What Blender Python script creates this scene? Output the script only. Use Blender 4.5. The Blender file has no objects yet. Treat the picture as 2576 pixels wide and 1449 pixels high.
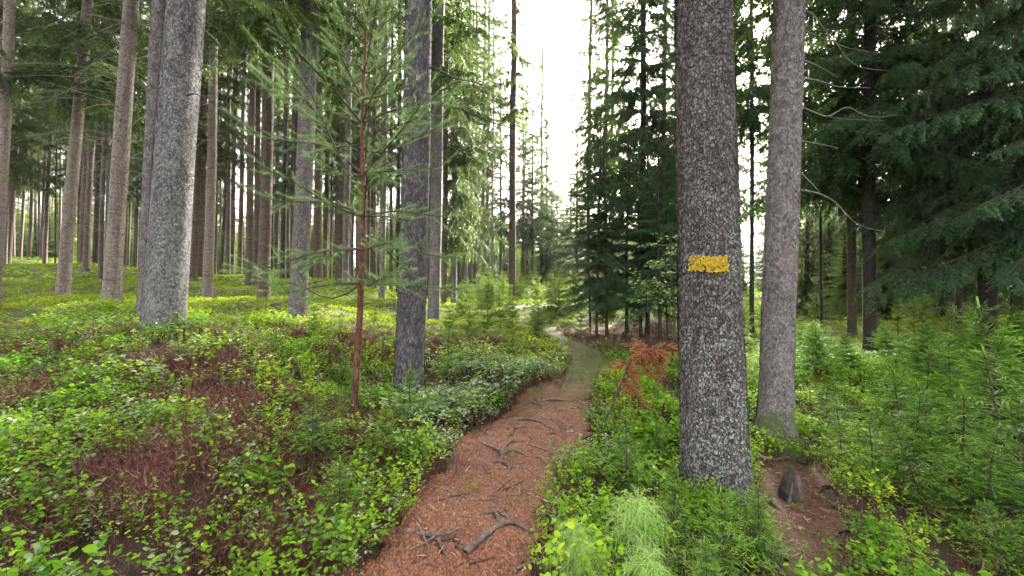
import bpy, math
import numpy as np
from mathutils import Vector, Matrix
R = math.radians
rng = np.random.default_rng(11)
C = bpy.context.scene.collection
sc = bpy.context.scene

# ------------------------------------------------------------------ camera, sky, sun, exposure
F, CX, CY, EYE = 1000.0, 1288.0, 724.5, 1.5        # focal length and centre of a 2576 px wide frame
cam = bpy.data.cameras.new('camera'); cam.sensor_width = 36; cam.lens = 36*F/2576
cam.clip_start = .05; cam.clip_end = 900
co = bpy.data.objects.new('camera', cam); C.objects.link(co)
co.location = (0, 0, EYE); co.rotation_euler = (R(90), 0, 0); sc.camera = co
SUN_AZ, SUN_EL = R(24), R(30)                      # azimuth clockwise from +Y
w = bpy.data.worlds.new('World'); sc.world = w; w.use_nodes = True
nt = w.node_tree; bg = nt.nodes['Background']
sky = nt.nodes.new('ShaderNodeTexSky'); sky.sky_type = 'NISHITA'; sky.sun_disc = False
sky.sun_elevation = SUN_EL; sky.sun_rotation = SUN_AZ
sky.air_density = 1.0; sky.dust_density = 4.0; sky.ozone_density = 1.0
hs = nt.nodes.new('ShaderNodeHueSaturation'); hs.inputs['Saturation'].default_value = .35; nt.links.new(sky.outputs[0], hs.inputs['Color'])
wm = nt.nodes.new('ShaderNodeMix'); wm.data_type = 'RGBA'; wm.blend_type = 'MULTIPLY'; wm.inputs[0].default_value = 1; wm.inputs[7].default_value = (1, .95, .86, 1)
nt.links.new(hs.outputs[0], wm.inputs[6]); nt.links.new(wm.outputs[2], bg.inputs[0]); bg.inputs[1].default_value = .11
sl = bpy.data.lights.new('sun', 'SUN'); sl.energy = 5.0; sl.angle = R(6); sl.color = (1, .95, .86)
so = bpy.data.objects.new('sun', sl); C.objects.link(so)
so.rotation_euler = Vector((math.sin(SUN_AZ)*math.cos(SUN_EL), math.cos(SUN_AZ)*math.cos(SUN_EL), math.sin(SUN_EL))).to_track_quat('Z', 'Y').to_euler()
vs = sc.view_settings; vs.view_transform = 'Standard'; vs.look = 'None'; vs.gamma = 1; vs.exposure = 3.5
cy = sc.cycles; cy.max_bounces = 8; cy.diffuse_bounces = 3; cy.glossy_bounces = 2; cy.transmission_bounces = 4
cy.volume_bounces = 0; cy.transparent_max_bounces = 4; cy.caustics_reflective = False; cy.caustics_refractive = False
cy.sample_clamp_indirect = 4; cy.use_adaptive_sampling = True; cy.adaptive_threshold = .02

# ------------------------------------------------------------------ terrain
def vnoise(x, y, s=0):
    x = np.asarray(x, float); y = np.asarray(y, float)
    xi = np.floor(x).astype(np.int64); yi = np.floor(y).astype(np.int64); fx = x-xi; fy = y-yi
    fx = fx*fx*(3-2*fx); fy = fy*fy*(3-2*fy)
    def h(a, b):
        n = (a*374761393 + b*668265263 + s*974634777) & 0xffffffff
        n = ((n ^ (n >> 13))*1274126177) & 0xffffffff
        return ((n ^ (n >> 16)) & 0xffff)/65535.0
    return (h(xi, yi)*(1-fx)+h(xi+1, yi)*fx)*(1-fy)+(h(xi, yi+1)*(1-fx)+h(xi+1, yi+1)*fx)*fy
def fbm(x, y, s=0, o=3):
    v = 0; a = .5; t = 0
    for i in range(o):
        v = v+a*vnoise(np.asarray(x)*2**i, np.asarray(y)*2**i, s+i*7); t += a; a *= .5
    return v/t
CT = np.array([(410,858,4.6),(280,778,8),(157,755,11),(18,678,25),(50,655,30),(203,675,22),(252,716,15),(480,708,17),(522,761,12.6),
 (555,701,25),(623,730,17),(662,760,11),(747,816,8),(798,710,18),(870,740,17),(962,763,14),(1089,813,12),(1115,773,17),(1139,760,21),
 (1212,723,30),(1287,765,19),(1361,721,38),(1030,1035,5),(888,1105,3.4),(400,1200,2.2),(0,1449,1.6),(0,1200,2.2),(0,1000,3.6),(0,850,7),
 (0,780,11),(1150,1449,2.05),(1250,1250,2.85),(1350,1050,4.6),(1450,930,7.2),(1380,830,13),(1200,960,5.5),(1797,1262,3.0),(1960,1135,4),
 (1521,850,11),(1659,863,10.5),(2145,860,12),(2189,893,10),(2066,833,13),(2412,850,12),(1482,833,12.5),(2576,1449,2.1),(2300,1200,3.2),
 (2576,1000,5.5),(2576,850,11),(400,700,50),(1300,705,60),(2300,738,60),(700,1449,1.85),(1700,1449,2.05),(900,1300,2.45),(-800,1449,1.4),(3300,1449,2.0)], float)
CXs = (CT[:,0]-CX)/F*CT[:,2]; CZ = EYE-(CT[:,1]-CY)/F*CT[:,2]
CU = CXs/(CT[:,2]+1.2); CV = 1.0*np.log(CT[:,2]+1.2)
def H(x, y):
    x = np.asarray(x, float); y = np.asarray(y, float); sh = x.shape; x = x.ravel(); y = y.ravel()
    d = np.maximum(y, .4); u = x/(d+1.2); v = np.log(d+1.2)
    out = np.empty_like(x)
    for i in range(0, len(x), 200000):
        s = slice(i, i+200000)
        r2 = (u[s,None]-CU)**2+(v[s,None]-CV)**2
        w_ = 1/(r2+.0012)**1.7
        out[s] = (w_*CZ).sum(1)/w_.sum(1)
    out += (fbm(x*.9, y*.9, 5)-.5)*.10*np.minimum(1, .4+d/8)
    return out.reshape(sh)
def Hs(x, y): return float(H(np.array([x]), np.array([y]))[0])
def P(px, d, z=None):
    x = (px-CX)/F*d
    return Vector((x, d, Hs(x, d) if z is None else z))
_DD = np.geomspace(.7, 90, 500)
def G(px, py):
    """the point of the ground seen at that place of the frame"""
    x = (px-CX)/F*_DD; z = EYE-(py-CY)/F*_DD
    k = np.nonzero(z < H(x, _DD))[0]
    i = k[0] if len(k) else len(_DD)-1
    return Vector((x[i], _DD[i], Hs(x[i], _DD[i])))
def inpoly(px, py, poly):
    px = np.asarray(px); py = np.asarray(py); r = np.zeros(px.shape, bool); n = len(poly)
    for i in range(n):
        x1, y1 = poly[i]; x2, y2 = poly[(i+1) % n]
        if y1 == y2: continue
        c = ((y1 > py) != (y2 > py)) & (px < (x2-x1)*(py-y1)/(y2-y1)+x1)
        r ^= c
    return r
PATH = [(700,1900),(935,1449),(1050,1320),(1075,1235),(1140,1190),(1150,1110),(1215,1085),(1290,1045),(1335,985),(1425,955),(1440,905),(1385,860),(1352,826),(1385,818),
        (1430,850),(1500,880),(1545,920),(1490,965),(1480,1010),(1470,1090),(1455,1170),(1390,1225),(1350,1320),(1345,1400),(1345,1900)]
BARE = [(1885,1290),(1905,1200),(1980,1165),(2050,1180),(2080,1235),(2105,1310),(2115,1400),(2070,1600),(1970,1600),(1950,1380)]
DUFF = [(1395,828),(1480,806),(1700,812),(1720,880),(1640,905),(1520,890),(1440,858)]

# ------------------------------------------------------------------ mesh tools
class Acc:
    def __init__(s): s.v = []; s.f = []; s.m = []; s.t = []; s.n = 0
    def add(s, v, f, m=0, t=.5):
        v = np.asarray(v, np.float32).reshape(-1, 3); f = np.asarray(f, np.int64)
        s.v.append(v); s.f.append(f+s.n)
        s.m.append(np.full(len(f), m, np.int32) if np.isscalar(m) else np.asarray(m, np.int32))
        s.t.append(np.full(len(v), t, np.float32) if np.isscalar(t) else np.asarray(t, np.float32)); s.n += len(v); return s
    def addT(s, T, pos=None, M=None, dt=None):
        """T = template; pos (n,3), M (n,3,3): many transformed copies"""
        v, f, m, t = T
        if pos is None: return s.add(v, f, m, t)
        n = len(pos)
        if n == 0: return s
        V = np.einsum('nij,vj->nvi', M, v)+np.asarray(pos)[:, None, :]
        k = len(v)
        FF = (f[None]+(np.arange(n)*k)[:, None, None]).reshape(-1, f.shape[1])
        tt = np.tile(t, n) if dt is None else np.clip((t[None]+np.asarray(dt)[:, None]).ravel(), 0, 1)
        return s.add(V.reshape(-1, 3), FF, np.tile(m, n), tt)
    def T(s):
        f = []
        m = []
        for a, b in zip(s.f, s.m):
            if a.shape[1] == 4: a = np.concatenate([a[:, [0,1,2]], a[:, [0,2,3]]]); b = np.concatenate([b, b])
            f.append(a); m.append(b)
        return (np.concatenate(s.v), np.concatenate(f), np.concatenate(m), np.concatenate(s.t))
    def mesh(s, name, mats, smooth=False):
        v = np.concatenate(s.v).astype(np.float32); me = bpy.data.meshes.new(name)
        lt = np.concatenate([np.full(len(a), a.shape[1], np.int32) for a in s.f])
        li = np.concatenate([a.ravel() for a in s.f]).astype(np.int32)
        ls = np.concatenate([[0], np.cumsum(lt)[:-1]]).astype(np.int32)
        me.vertices.add(len(v)); me.vertices.foreach_set('co', v.ravel())
        me.loops.add(len(li)); me.loops.foreach_set('vertex_index', li)
        me.polygons.add(len(lt)); me.polygons.foreach_set('loop_start', ls); me.polygons.foreach_set('loop_total', lt)
        me.polygons.foreach_set('material_index', np.concatenate(s.m))
        me.polygons.foreach_set('use_smooth', np.full(len(lt), smooth))
        a = me.attributes.new('tint', 'FLOAT', 'POINT'); a.data.foreach_set('value', np.concatenate(s.t).astype(np.float32))
        for m in mats: me.materials.append(m)
        me.update(calc_edges=True); return me
    def build(s, name, mats, parent=None, smooth=False):
        o = bpy.data.objects.new(name, s.mesh(name, mats if isinstance(mats, (list, tuple)) else [mats], smooth)); C.objects.link(o)
        if parent is not None: o.parent = parent
        return o
def link(name, me, parent=None):
    o = bpy.data.objects.new(name, me); C.objects.link(o)
    if parent is not None: o.parent = parent
    return o
def tag(o, label=None, cat=None, group=None, kind=None):
    for k, v in (('label', label), ('category', cat), ('group', group), ('kind', kind)):
        if v: o[k] = v
    return o
def empty(name, loc, label, cat, group=None):
    o = bpy.data.objects.new(name, None); o.empty_display_size = .2; C.objects.link(o); o.location = loc
    return tag(o, label, cat, group)
def unit(a): return a/np.maximum(np.linalg.norm(a, axis=-1, keepdims=True), 1e-9)
def frames(X, up=(0,0,1), roll=None, scale=1.0):
    """(n,3,3) matrices whose columns are X, Y, Z with X along the given directions"""
    X = unit(np.asarray(X, float)); U = np.broadcast_to(np.asarray(up, float), X.shape)
    Y = np.cross(U, X); b = np.linalg.norm(Y, axis=1) < 1e-3; Y[b] = (0, 1, 0); Y = unit(Y); Z = np.cross(X, Y)
    if roll is not None:
        c, s_ = np.cos(roll)[:, None], np.sin(roll)[:, None]; Y, Z = Y*c+Z*s_, -Y*s_+Z*c
    return np.stack([X, Y, Z], 2)*np.asarray(scale, float).reshape(-1, 1, 1)
def tube(acc, pts, rad, n=6, m=0, t=.5, cap=True, flat=1.0, jit=0):
    pts = np.asarray([tuple(p) for p in pts], float); k = len(pts); rad = np.broadcast_to(np.asarray(rad, float), (k,))
    tg = unit(np.gradient(pts, axis=0)); ref = np.array((0., 0, 1)) if abs(tg[0][2]) < .9 else np.array((1., 0, 0))
    u = unit(np.cross(tg, ref)); w_ = np.cross(u, tg); a = np.arange(n)/n*2*np.pi
    rr = rad[:, None]*(1+(rng.random((k, n))-.5)*jit)
    v = pts[:, None]+u[:, None]*(np.cos(a)*1.0)[None, :, None]*rr[..., None]+w_[:, None]*(np.sin(a)*flat)[None, :, None]*rr[..., None]
    i = np.arange(k-1)[:, None]*n; j = np.arange(n)[None]; j2 = (j+1) % n
    f = np.stack([i+j, i+j2, i+n+j2, i+n+j], 2).reshape(-1, 4)
    acc.add(v.reshape(-1, 3), f, m, t)
    return acc
def spline(pts, n=8):
    pts = [np.array(p, float) for p in pts]; out = []
    q = [2*pts[0]-pts[1]]+pts+[2*pts[-1]-pts[-2]]
    for i in range(1, len(q)-2):
        for s in np.linspace(0, 1, n, endpoint=False):
            a, b, c, d = q[i-1], q[i], q[i+1], q[i+2]
            out.append(.5*((2*b)+(-a+c)*s+(2*a-5*b+4*c-d)*s*s+(-a+3*b-3*c+d)*s**3))
    out.append(pts[-1]); return np.array(out)

# ------------------------------------------------------------------ materials
def newmat(name):
    m = bpy.data.materials.new(name); m.use_nodes = True; n = m.node_tree; n.nodes.clear()
    out = n.nodes.new('ShaderNodeOutputMaterial'); return m, n, out
def ramp(n, fac, cols):
    r = n.nodes.new('ShaderNodeValToRGB'); e = r.color_ramp.elements
    while len(e) < len(cols): e.new(.5)
    for i, (p, c) in enumerate(cols): e[i].position = p; e[i].color = (*c, 1)
    n.links.new(fac, r.inputs[0]); return r.outputs[0]
def noise(n, vec, scale, detail=3, rough=.55, out='Fac'):
    t = n.nodes.new('ShaderNodeTexNoise'); t.inputs['Scale'].default_value = scale; t.inputs['Detail'].default_value = detail; t.inputs['Roughness'].default_value = rough
    n.links.new(vec, t.inputs['Vector']); return t.outputs[out]
def mapping(n, vec, scale):
    m = n.nodes.new('ShaderNodeMapping'); m.inputs['Scale'].default_value = scale; n.links.new(vec, m.inputs['Vector']); return m.outputs[0]
def math_(n, op, a, b=None, c=None):
    m = n.nodes.new('ShaderNodeMath'); m.operation = op
    for i, v in enumerate((a, b, c)):
        if v is None: continue
        if hasattr(v, 'links'): n.links.new(v, m.inputs[i])
        else: m.inputs[i].default_value = v
    return m.outputs[0]
def mixc(n, fac, a, b):
    m = n.nodes.new('ShaderNodeMix'); m.data_type = 'RGBA'
    for i, v in ((0, fac), (6, a), (7, b)):
        if hasattr(v, 'links'): n.links.new(v, m.inputs[i])
        elif i == 0: m.inputs[0].default_value = v
        else: m.inputs[i].default_value = (*v, 1)
    return m.outputs[2]
def coords(n, kind='Object', jitter=True):
    t = n.nodes.new('ShaderNodeTexCoord'); v = t.outputs[kind]
    if jitter:
        oi = n.nodes.new('ShaderNodeObjectInfo'); a = n.nodes.new('ShaderNodeVectorMath'); a.operation = 'ADD'
        s = n.nodes.new('ShaderNodeVectorMath'); s.operation = 'SCALE'; s.inputs['Scale'].default_value = 37.0
        n.links.new(oi.outputs['Location'], s.inputs[0]); n.links.new(v, a.inputs[0]); n.links.new(s.outputs[0], a.inputs[1]); v = a.outputs[0]
    return v
def leafmat(name, cols, trans=.35, rough=.45, spec=.5, var=.12, tcol=None):
    """foliage: tint attribute picks the colour, part of the light passes through"""
    m, n, out = newmat(name)
    at = n.nodes.new('ShaderNodeAttribute'); at.attribute_name = 'tint'
    oi = n.nodes.new('ShaderNodeObjectInfo')
    f = math_(n, 'ADD', at.outputs['Fac'], math_(n, 'MULTIPLY', math_(n, 'SUBTRACT', oi.outputs['Random'], .5), var))
    c = ramp(n, f, cols)
    p = n.nodes.new('ShaderNodeBsdfPrincipled'); n.links.new(c, p.inputs['Base Color']); p.inputs['Roughness'].default_value = rough
    p.inputs['Specular IOR Level'].default_value = spec
    if trans:
        t = n.nodes.new('ShaderNodeBsdfTranslucent'); n.links.new(mixc(n, .45, c, tcol or (.16, .26, .03)), t.inputs[0])
        mx = n.nodes.new('ShaderNodeMixShader'); mx.inputs[0].default_value = trans
        n.links.new(p.outputs[0], mx.inputs[1]); n.links.new(t.outputs[0], mx.inputs[2]); n.links.new(mx.outputs[0], out.inputs[0])
    else: n.links.new(p.outputs[0], out.inputs[0])
    return m
def barkmat(name, dark, mid, light, scale=26, bump=1.0, lichen=0.0, lz=1.6, stretch=.55, moss=0.0, stains=None, bands=False):
    m, n, out = newmat(name); v = coords(n); dark, mid, light = [tuple(x*.84 for x in q) for q in (dark, mid, light)]
    vv = mapping(n, v, (1, 1, stretch))
    nw = n.nodes.new('ShaderNodeVectorMath'); nw.operation = 'ADD'
    nn = n.nodes.new('ShaderNodeVectorMath'); nn.operation = 'SCALE'; nn.inputs['Scale'].default_value = .05
    n.links.new(noise(n, vv, 14, 2, out='Color'), nn.inputs[0]); n.links.new(vv, nw.inputs[0]); n.links.new(nn.outputs[0], nw.inputs[1])
    vo = n.nodes.new('ShaderNodeTexVoronoi'); vo.feature = 'DISTANCE_TO_EDGE'; vo.inputs['Scale'].default_value = scale*1.7; n.links.new(nw.outputs[0], vo.inputs['Vector'])
    vc = n.nodes.new('ShaderNodeTexVoronoi'); vc.inputs['Scale'].default_value = scale*1.7; n.links.new(nw.outputs[0], vc.inputs['Vector'])
    sep = n.nodes.new('ShaderNodeSeparateColor'); n.links.new(vc.outputs['Color'], sep.inputs[0])
    f = math_(n, 'ADD', math_(n, 'MULTIPLY', sep.outputs[0], .45), math_(n, 'MULTIPLY', noise(n, vv, 9, 5, .65), .6))
    c = ramp(n, f, [(.2, dark), (.5, mid), (.85, light)])
    edge = math_(n, 'MINIMUM', math_(n, 'MULTIPLY', vo.outputs['Distance'], 9.0), 1.0)
    c = mixc(n, math_(n, 'ADD', math_(n, 'MULTIPLY', edge, .6), .4), tuple(x*.5 for x in dark), c)
    if bands:
        b = noise(n, mapping(n, v, (.6, .6, 9)), 2.2, 2); c = mixc(n, ramp(n, b, [(.60, (0,0,0)), (.66, (.6,.6,.6))]), c, tuple(x*.6 for x in dark))
    sp = n.nodes.new('ShaderNodeSeparateXYZ'); tc = n.nodes.new('ShaderNodeTexCoord'); n.links.new(tc.outputs['Object'], sp.inputs[0])
    if lichen:
        lz_ = math_(n, 'MULTIPLY_ADD', sp.outputs[2], -.10/lz, .10)
        l = math_(n, 'ADD', noise(n, v, 38, 4, .75), math_(n, 'ADD', lz_, math_(n, 'MULTIPLY', noise(n, v, 3, 2), .22)))
        c = mixc(n, ramp(n, l, [(.80-.10*lichen, (0,0,0)), (.86-.10*lichen, (.8,.8,.8))]), c, (.24, .275, .225))
    if moss:
        l = math_(n, 'ADD', noise(n, v, 7, 4), math_(n, 'MULTIPLY_ADD', sp.outputs[2], -.5, .22))
        c = mixc(n, ramp(n, l, [(.62-.15*moss, (0,0,0)), (.75-.1*moss, (.85,.85,.85))]), c, (.10, .14, .035))
    if stains:
        l = noise(n, v, 6, 3); c = mixc(n, ramp(n, l, [(.66, (0,0,0)), (.70, (.5,.5,.5))]), c, stains)
    p = n.nodes.new('ShaderNodeBsdfPrincipled'); n.links.new(c, p.inputs['Base Color']); p.inputs['Roughness'].default_value = .8; p.inputs['Specular IOR Level'].default_value = .35
    h = math_(n, 'ADD', math_(n, 'MULTIPLY', edge, .6), math_(n, 'ADD', math_(n, 'MULTIPLY', sep.outputs[1], .5), math_(n, 'MULTIPLY', noise(n, v, 60, 4, .7), .5)))
    b = n.nodes.new('ShaderNodeBump'); b.inputs['Strength'].default_value = .8*bump; b.inputs['Distance'].default_value = .012
    n.links.new(h, b.inputs['Height']); n.links.new(b.outputs[0], p.inputs['Normal']); n.links.new(p.outputs[0], out.inputs[0]); return m
def plain(name, c1, c2, scale=20, rough=.8, bump=.4, spec=.3):
    m, n, out = newmat(name); v = coords(n, jitter=False); f = noise(n, v, scale, 5, .65); c = ramp(n, f, [(.3, c1), (.7, c2)])
    p = n.nodes.new('ShaderNodeBsdfPrincipled'); n.links.new(c, p.inputs['Base Color']); p.inputs['Roughness'].default_value = rough; p.inputs['Specular IOR Level'].default_value = spec
    b = n.nodes.new('ShaderNodeBump'); b.inputs['Strength'].default_value = bump; b.inputs['Distance'].default_value = .01
    n.links.new(noise(n, v, scale*3, 4), b.inputs['Height']); n.links.new(b.outputs[0], p.inputs['Normal']); n.links.new(p.outputs[0], out.inputs[0]); return m
M_ground = None
def groundmat():
    m, n, out = newmat('forest_soil'); t = n.nodes.new('ShaderNodeTexCoord'); v = t.outputs['Object']
    a = noise(n, v, .5, 4); b = noise(n, v, 6, 5, .7); c1 = ramp(n, b, [(.3, (.022,.014,.008)), (.55, (.05,.028,.015)), (.8, (.05,.06,.018))])
    c2 = ramp(n, b, [(.3, (.03,.045,.012)), (.7, (.10,.13,.025))])
    y = n.nodes.new('ShaderNodeSeparateXYZ'); n.links.new(v, y.inputs[0])
    far = math_(n, 'MINIMUM', math_(n, 'MAXIMUM', math_(n, 'MULTIPLY_ADD', y.outputs[1], .14, -.7), 0.0), 1.0)
    c = mixc(n, math_(n, 'MULTIPLY', far, ramp(n, a, [(.35, (.4,.4,.4)), (.6, (1,1,1))])), c1, c2)
    p = n.nodes.new('ShaderNodeBsdfPrincipled'); n.links.new(c, p.inputs['Base Color']); p.inputs['Roughness'].default_value = .9
    bp = n.nodes.new('ShaderNodeBump'); bp.inputs['Distance'].default_value = .05; n.links.new(b, bp.inputs['Height']); n.links.new(bp.outputs[0], p.inputs['Normal'])
    n.links.new(p.outputs[0], out.inputs[0]); return m
def pathmat():
    m, n, out = newmat('needle_litter_soil'); t = n.nodes.new('ShaderNodeTexCoord'); v = t.outputs['Object']
    vo = n.nodes.new('ShaderNodeTexVoronoi'); vo.inputs['Scale'].default_value = 150; n.links.new(mapping(n, v, (1, .4, 1)), vo.inputs['Vector'])
    s = n.nodes.new('ShaderNodeSeparateColor'); n.links.new(vo.outputs['Color'], s.inputs[0])
    f = math_(n, 'ADD', math_(n, 'MULTIPLY', s.outputs[0], .45), math_(n, 'ADD', math_(n, 'MULTIPLY', noise(n, v, 14, 6, .75), .35), math_(n, 'MULTIPLY', noise(n, v, 2.5, 3), .22)))
    c = ramp(n, f, [(.25, (.03,.010,.006)), (.42, (.11,.032,.013)), (.60, (.21,.070,.028)), (.85, (.34,.16,.08))])
    y = n.nodes.new('ShaderNodeSeparateXYZ'); n.links.new(v, y.inputs[0])
    g = math_(n, 'MULTIPLY', math_(n, 'MINIMUM', math_(n, 'MAXIMUM', math_(n, 'MULTIPLY_ADD', y.outputs[1], .45, -1.9), 0.0), 1.0), ramp(n, noise(n, v, 3, 4), [(.30, (0,0,0)), (.50, (1,1,1))]))
    c = mixc(n, g, c, (.055, .075, .016))
    p = n.nodes.new('ShaderNodeBsdfPrincipled'); n.links.new(c, p.inputs['Base Color']); p.inputs['Roughness'].default_value = .75
    bp = n.nodes.new('ShaderNodeBump'); bp.inputs['Strength'].default_value = .9; bp.inputs['Distance'].default_value = .02; n.links.new(f, bp.inputs['Height']); n.links.new(bp.outputs[0], p.inputs['Normal'])
    n.links.new(p.outputs[0], out.inputs[0]); return m
B_grey = barkmat('grey_scaly_bark', (.075,.06,.06), (.20,.165,.165), (.36,.31,.31), 30, 1.1, lichen=.7)
B_lichen = barkmat('lichened_grey_bark', (.07,.06,.06), (.19,.165,.17), (.34,.31,.32), 30, 1.1, lichen=.85, lz=3)
B_mass = barkmat('massive_scaly_bark', (.055,.045,.045), (.175,.145,.135), (.32,.28,.27), 32, 1.8, lichen=.55, lz=1.2)
B_red = barkmat('reddish_grey_bark', (.09,.073,.07), (.25,.21,.205), (.40,.355,.35), 34, .9, lichen=.6, moss=1.0, stains=(.36,.18,.15))
B_dark = barkmat('dark_furrowed_bark', (.05,.042,.045), (.13,.11,.12), (.27,.24,.26), 30, 1.3, lichen=.3, stretch=.4)
B_smooth = barkmat('pale_smooth_bark', (.10,.08,.065), (.24,.19,.16), (.36,.30,.25), 30, .5, lichen=.3, bands=True)
B_brown = barkmat('brown_bark', (.05,.032,.025), (.13,.088,.07), (.22,.155,.125), 26, .7, bands=True)
B_black = barkmat('blackish_bark', (.02,.014,.013), (.05,.036,.032), (.09,.065,.06), 26, .7)
B_pine = barkmat('red_brown_bark', (.06,.022,.013), (.16,.06,.034), (.28,.13,.08), 40, 1.0, stretch=.3)
W_twig = plain('twig_wood', (.045,.030,.021), (.10,.07,.05), 40)
W_dead = plain('dead_grey_wood', (.10,.085,.07), (.28,.25,.21), 30)
W_dark = plain('dark_dead_wood', (.03,.024,.02), (.085,.07,.055), 30)
W_root = plain('weathered_root_wood', (.06,.042,.034), (.24,.185,.155), 24, .8, 1.2)
N_spruce = leafmat('spruce_needles', [(0, (.02,.06,.014)), (.4, (.06,.15,.025)), (.75, (.15,.29,.045)), (1, (.30,.45,.08))], .35, .45, var=.3)
N_dark = leafmat('dark_spruce_needles', [(0, (.012,.034,.016)), (.5, (.032,.080,.032)), (1, (.09,.17,.05))], .3, .5)
N_bough = leafmat('bough_needles', [(0, (.014,.045,.026)), (.45, (.040,.115,.05)), (.75, (.09,.21,.07)), (1, (.18,.33,.08))], .3, .45, var=.3)
N_weep = leafmat('weeping_needles', [(0, (.025,.045,.012)), (.5, (.085,.125,.022)), (1, (.20,.25,.045))], .35, .5, var=.3)
N_fresh = leafmat('fresh_spruce_needles', [(0, (.02,.06,.012)), (.38, (.10,.24,.026)), (.65, (.28,.50,.05)), (1, (.46,.64,.08))], .4, .45, var=.25, tcol=(.22,.4,.03))
N_light = leafmat('young_spruce_needles', [(0, (.07,.13,.02)), (.5, (.20,.32,.04)), (1, (.42,.54,.07))], .5, .45, var=.3)
N_far = leafmat('distant_needles', [(0, (.015,.036,.012)), (.5, (.055,.10,.02)), (1, (.16,.21,.03))], .4, .5, var=.4)
N_pine = leafmat('pine_needles', [(0, (.04,.09,.025)), (.5, (.14,.26,.07)), (1, (.34,.48,.18))], .3, .4)
N_orange = leafmat('dead_orange_needles', [(0, (.20,.07,.025)), (.5, (.42,.16,.06)), (1, (.62,.30,.13))], .3, .6, tcol=(.5,.2,.05))
L_bil = leafmat('bilberry_leaves', [(0, (.035,.11,.012)), (.4, (.12,.29,.012)), (.75, (.28,.48,.025)), (1, (.52,.60,.04))], .40, .6, .15, tcol=(.25,.42,.02))
L_pale = leafmat('pale_bilberry_leaves', [(0, (.06,.12,.035)), (.45, (.18,.28,.10)), (.8, (.40,.50,.24)), (1, (.66,.68,.44))], .3, .35, .6, tcol=(.25,.35,.08))
L_moss = leafmat('sun_tinted_yellow_green_leaves', [(0, (.07,.12,.014)), (.45, (.24,.33,.02)), (.8, (.42,.48,.03)), (1, (.54,.50,.035))], .3, .75, .1, tcol=(.3,.4,.03))  # the plants' own yellow green, brightened in colour for sunlight on the floor
L_red = leafmat('red_brown_stems', [(0, (.03,.010,.010)), (.5, (.115,.036,.026)), (.85, (.20,.08,.05)), (1, (.28,.18,.11))], .1, .7, tcol=(.2,.05,.02))
L_grass = leafmat('grass_blades', [(0, (.08,.14,.015)), (.6, (.22,.30,.03)), (1, (.42,.45,.07))], .4, .5)
L_tail = leafmat('horsetail_green', [(0, (.07,.17,.03)), (.5, (.19,.34,.06)), (1, (.42,.58,.15))], .15, .6, .2, tcol=(.25,.4,.07))
L_beech = leafmat('broad_leaves', [(0, (.06,.14,.03)), (.5, (.16,.30,.05)), (1, (.45,.58,.30))], .4, .3, .7, tcol=(.3,.5,.05))
L_litter = leafmat('fallen_needles', [(0, (.035,.014,.010)), (.45, (.15,.055,.026)), (.8, (.30,.14,.07)), (1, (.50,.36,.25))], 0, .7)
M_yellow = plain('yellow_paint', (.26,.15,.01), (.72,.50,.03), 38, .55, 1.2)
L_lichen = plain('lichen_crust', (.15,.175,.14), (.33,.37,.31), 60, .9)

# ------------------------------------------------------------------ the setting
g = Acc(); t_ = np.linspace(-1, 1, 301); U = 1.7*np.sign(t_)*np.abs(t_)**1.5
Y = np.concatenate([np.linspace(-14, 0, 20)[:-1], np.geomspace(1, 130, 260)-1+0.0])
X = U[None]*(Y[:, None]+16); YY = np.repeat(Y[:, None], len(U), 1); Z = H(X, YY)
i = np.arange(len(Y)-1)[:, None]*len(U); j = np.arange(len(U)-1)[None]
g.add(np.stack([X, YY, Z], 2).reshape(-1, 3), np.stack([i+j, i+j+1, i+len(U)+j+1, i+len(U)+j], 2).reshape(-1, 4))
tag(g.build('ground', groundmat(), smooth=True), kind='structure')

def sheet(name, poly, mat, lift, step=.035):
    pts = np.array([tuple(G(a, min(b, 1500)))[:2] for a, b in poly]); lo, hi = pts.min(0)-.1, pts.max(0)+.1
    nx, ny = int((hi[0]-lo[0])/step), int((hi[1]-lo[1])/step)
    gx, gy = np.meshgrid(np.linspace(lo[0], hi[0], nx), np.linspace(lo[1], hi[1], ny))
    jx = gx+(fbm(gx*5, gy*5, 41)-.5)*.25; jy = gy+(fbm(gx*5, gy*5, 47)-.5)*.25
    pt = [tuple(p) for p in pts]; ins = inpoly(jx, jy, pt)
    for ex, ey in ((.07, 0), (-.07, 0), (0, .07), (0, -.07)): ins = ins | inpoly(jx+ex, jy+ey, pt)
    z = H(gx, gy)+lift+(fbm(gx*7, gy*7, 3)-.5)*.03+.012
    q = ins[:-1, :-1] & ins[1:, :-1] & ins[:-1, 1:] & ins[1:, 1:]
    ii, jj = np.nonzero(q); idx = ii*nx+jj
    g = Acc(); g.add(np.stack([gx, gy, z], 2).reshape(-1, 3), np.stack([idx, idx+1, idx+nx+1, idx+nx], 1))
    return tag(g.build(name, mat, smooth=True), kind='structure')
M_path = pathmat()
sheet('path', PATH, M_path, .006)
sheet('bare_ground', BARE, plain('bare_soil', (.045,.022,.014), (.16,.085,.05), 30, .85, 1.0), .006)
sheet('needle_floor', DUFF, plain('brown_duff', (.018,.011,.008), (.06,.034,.02), 14, .9, 1.0), .006, .08)

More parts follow.
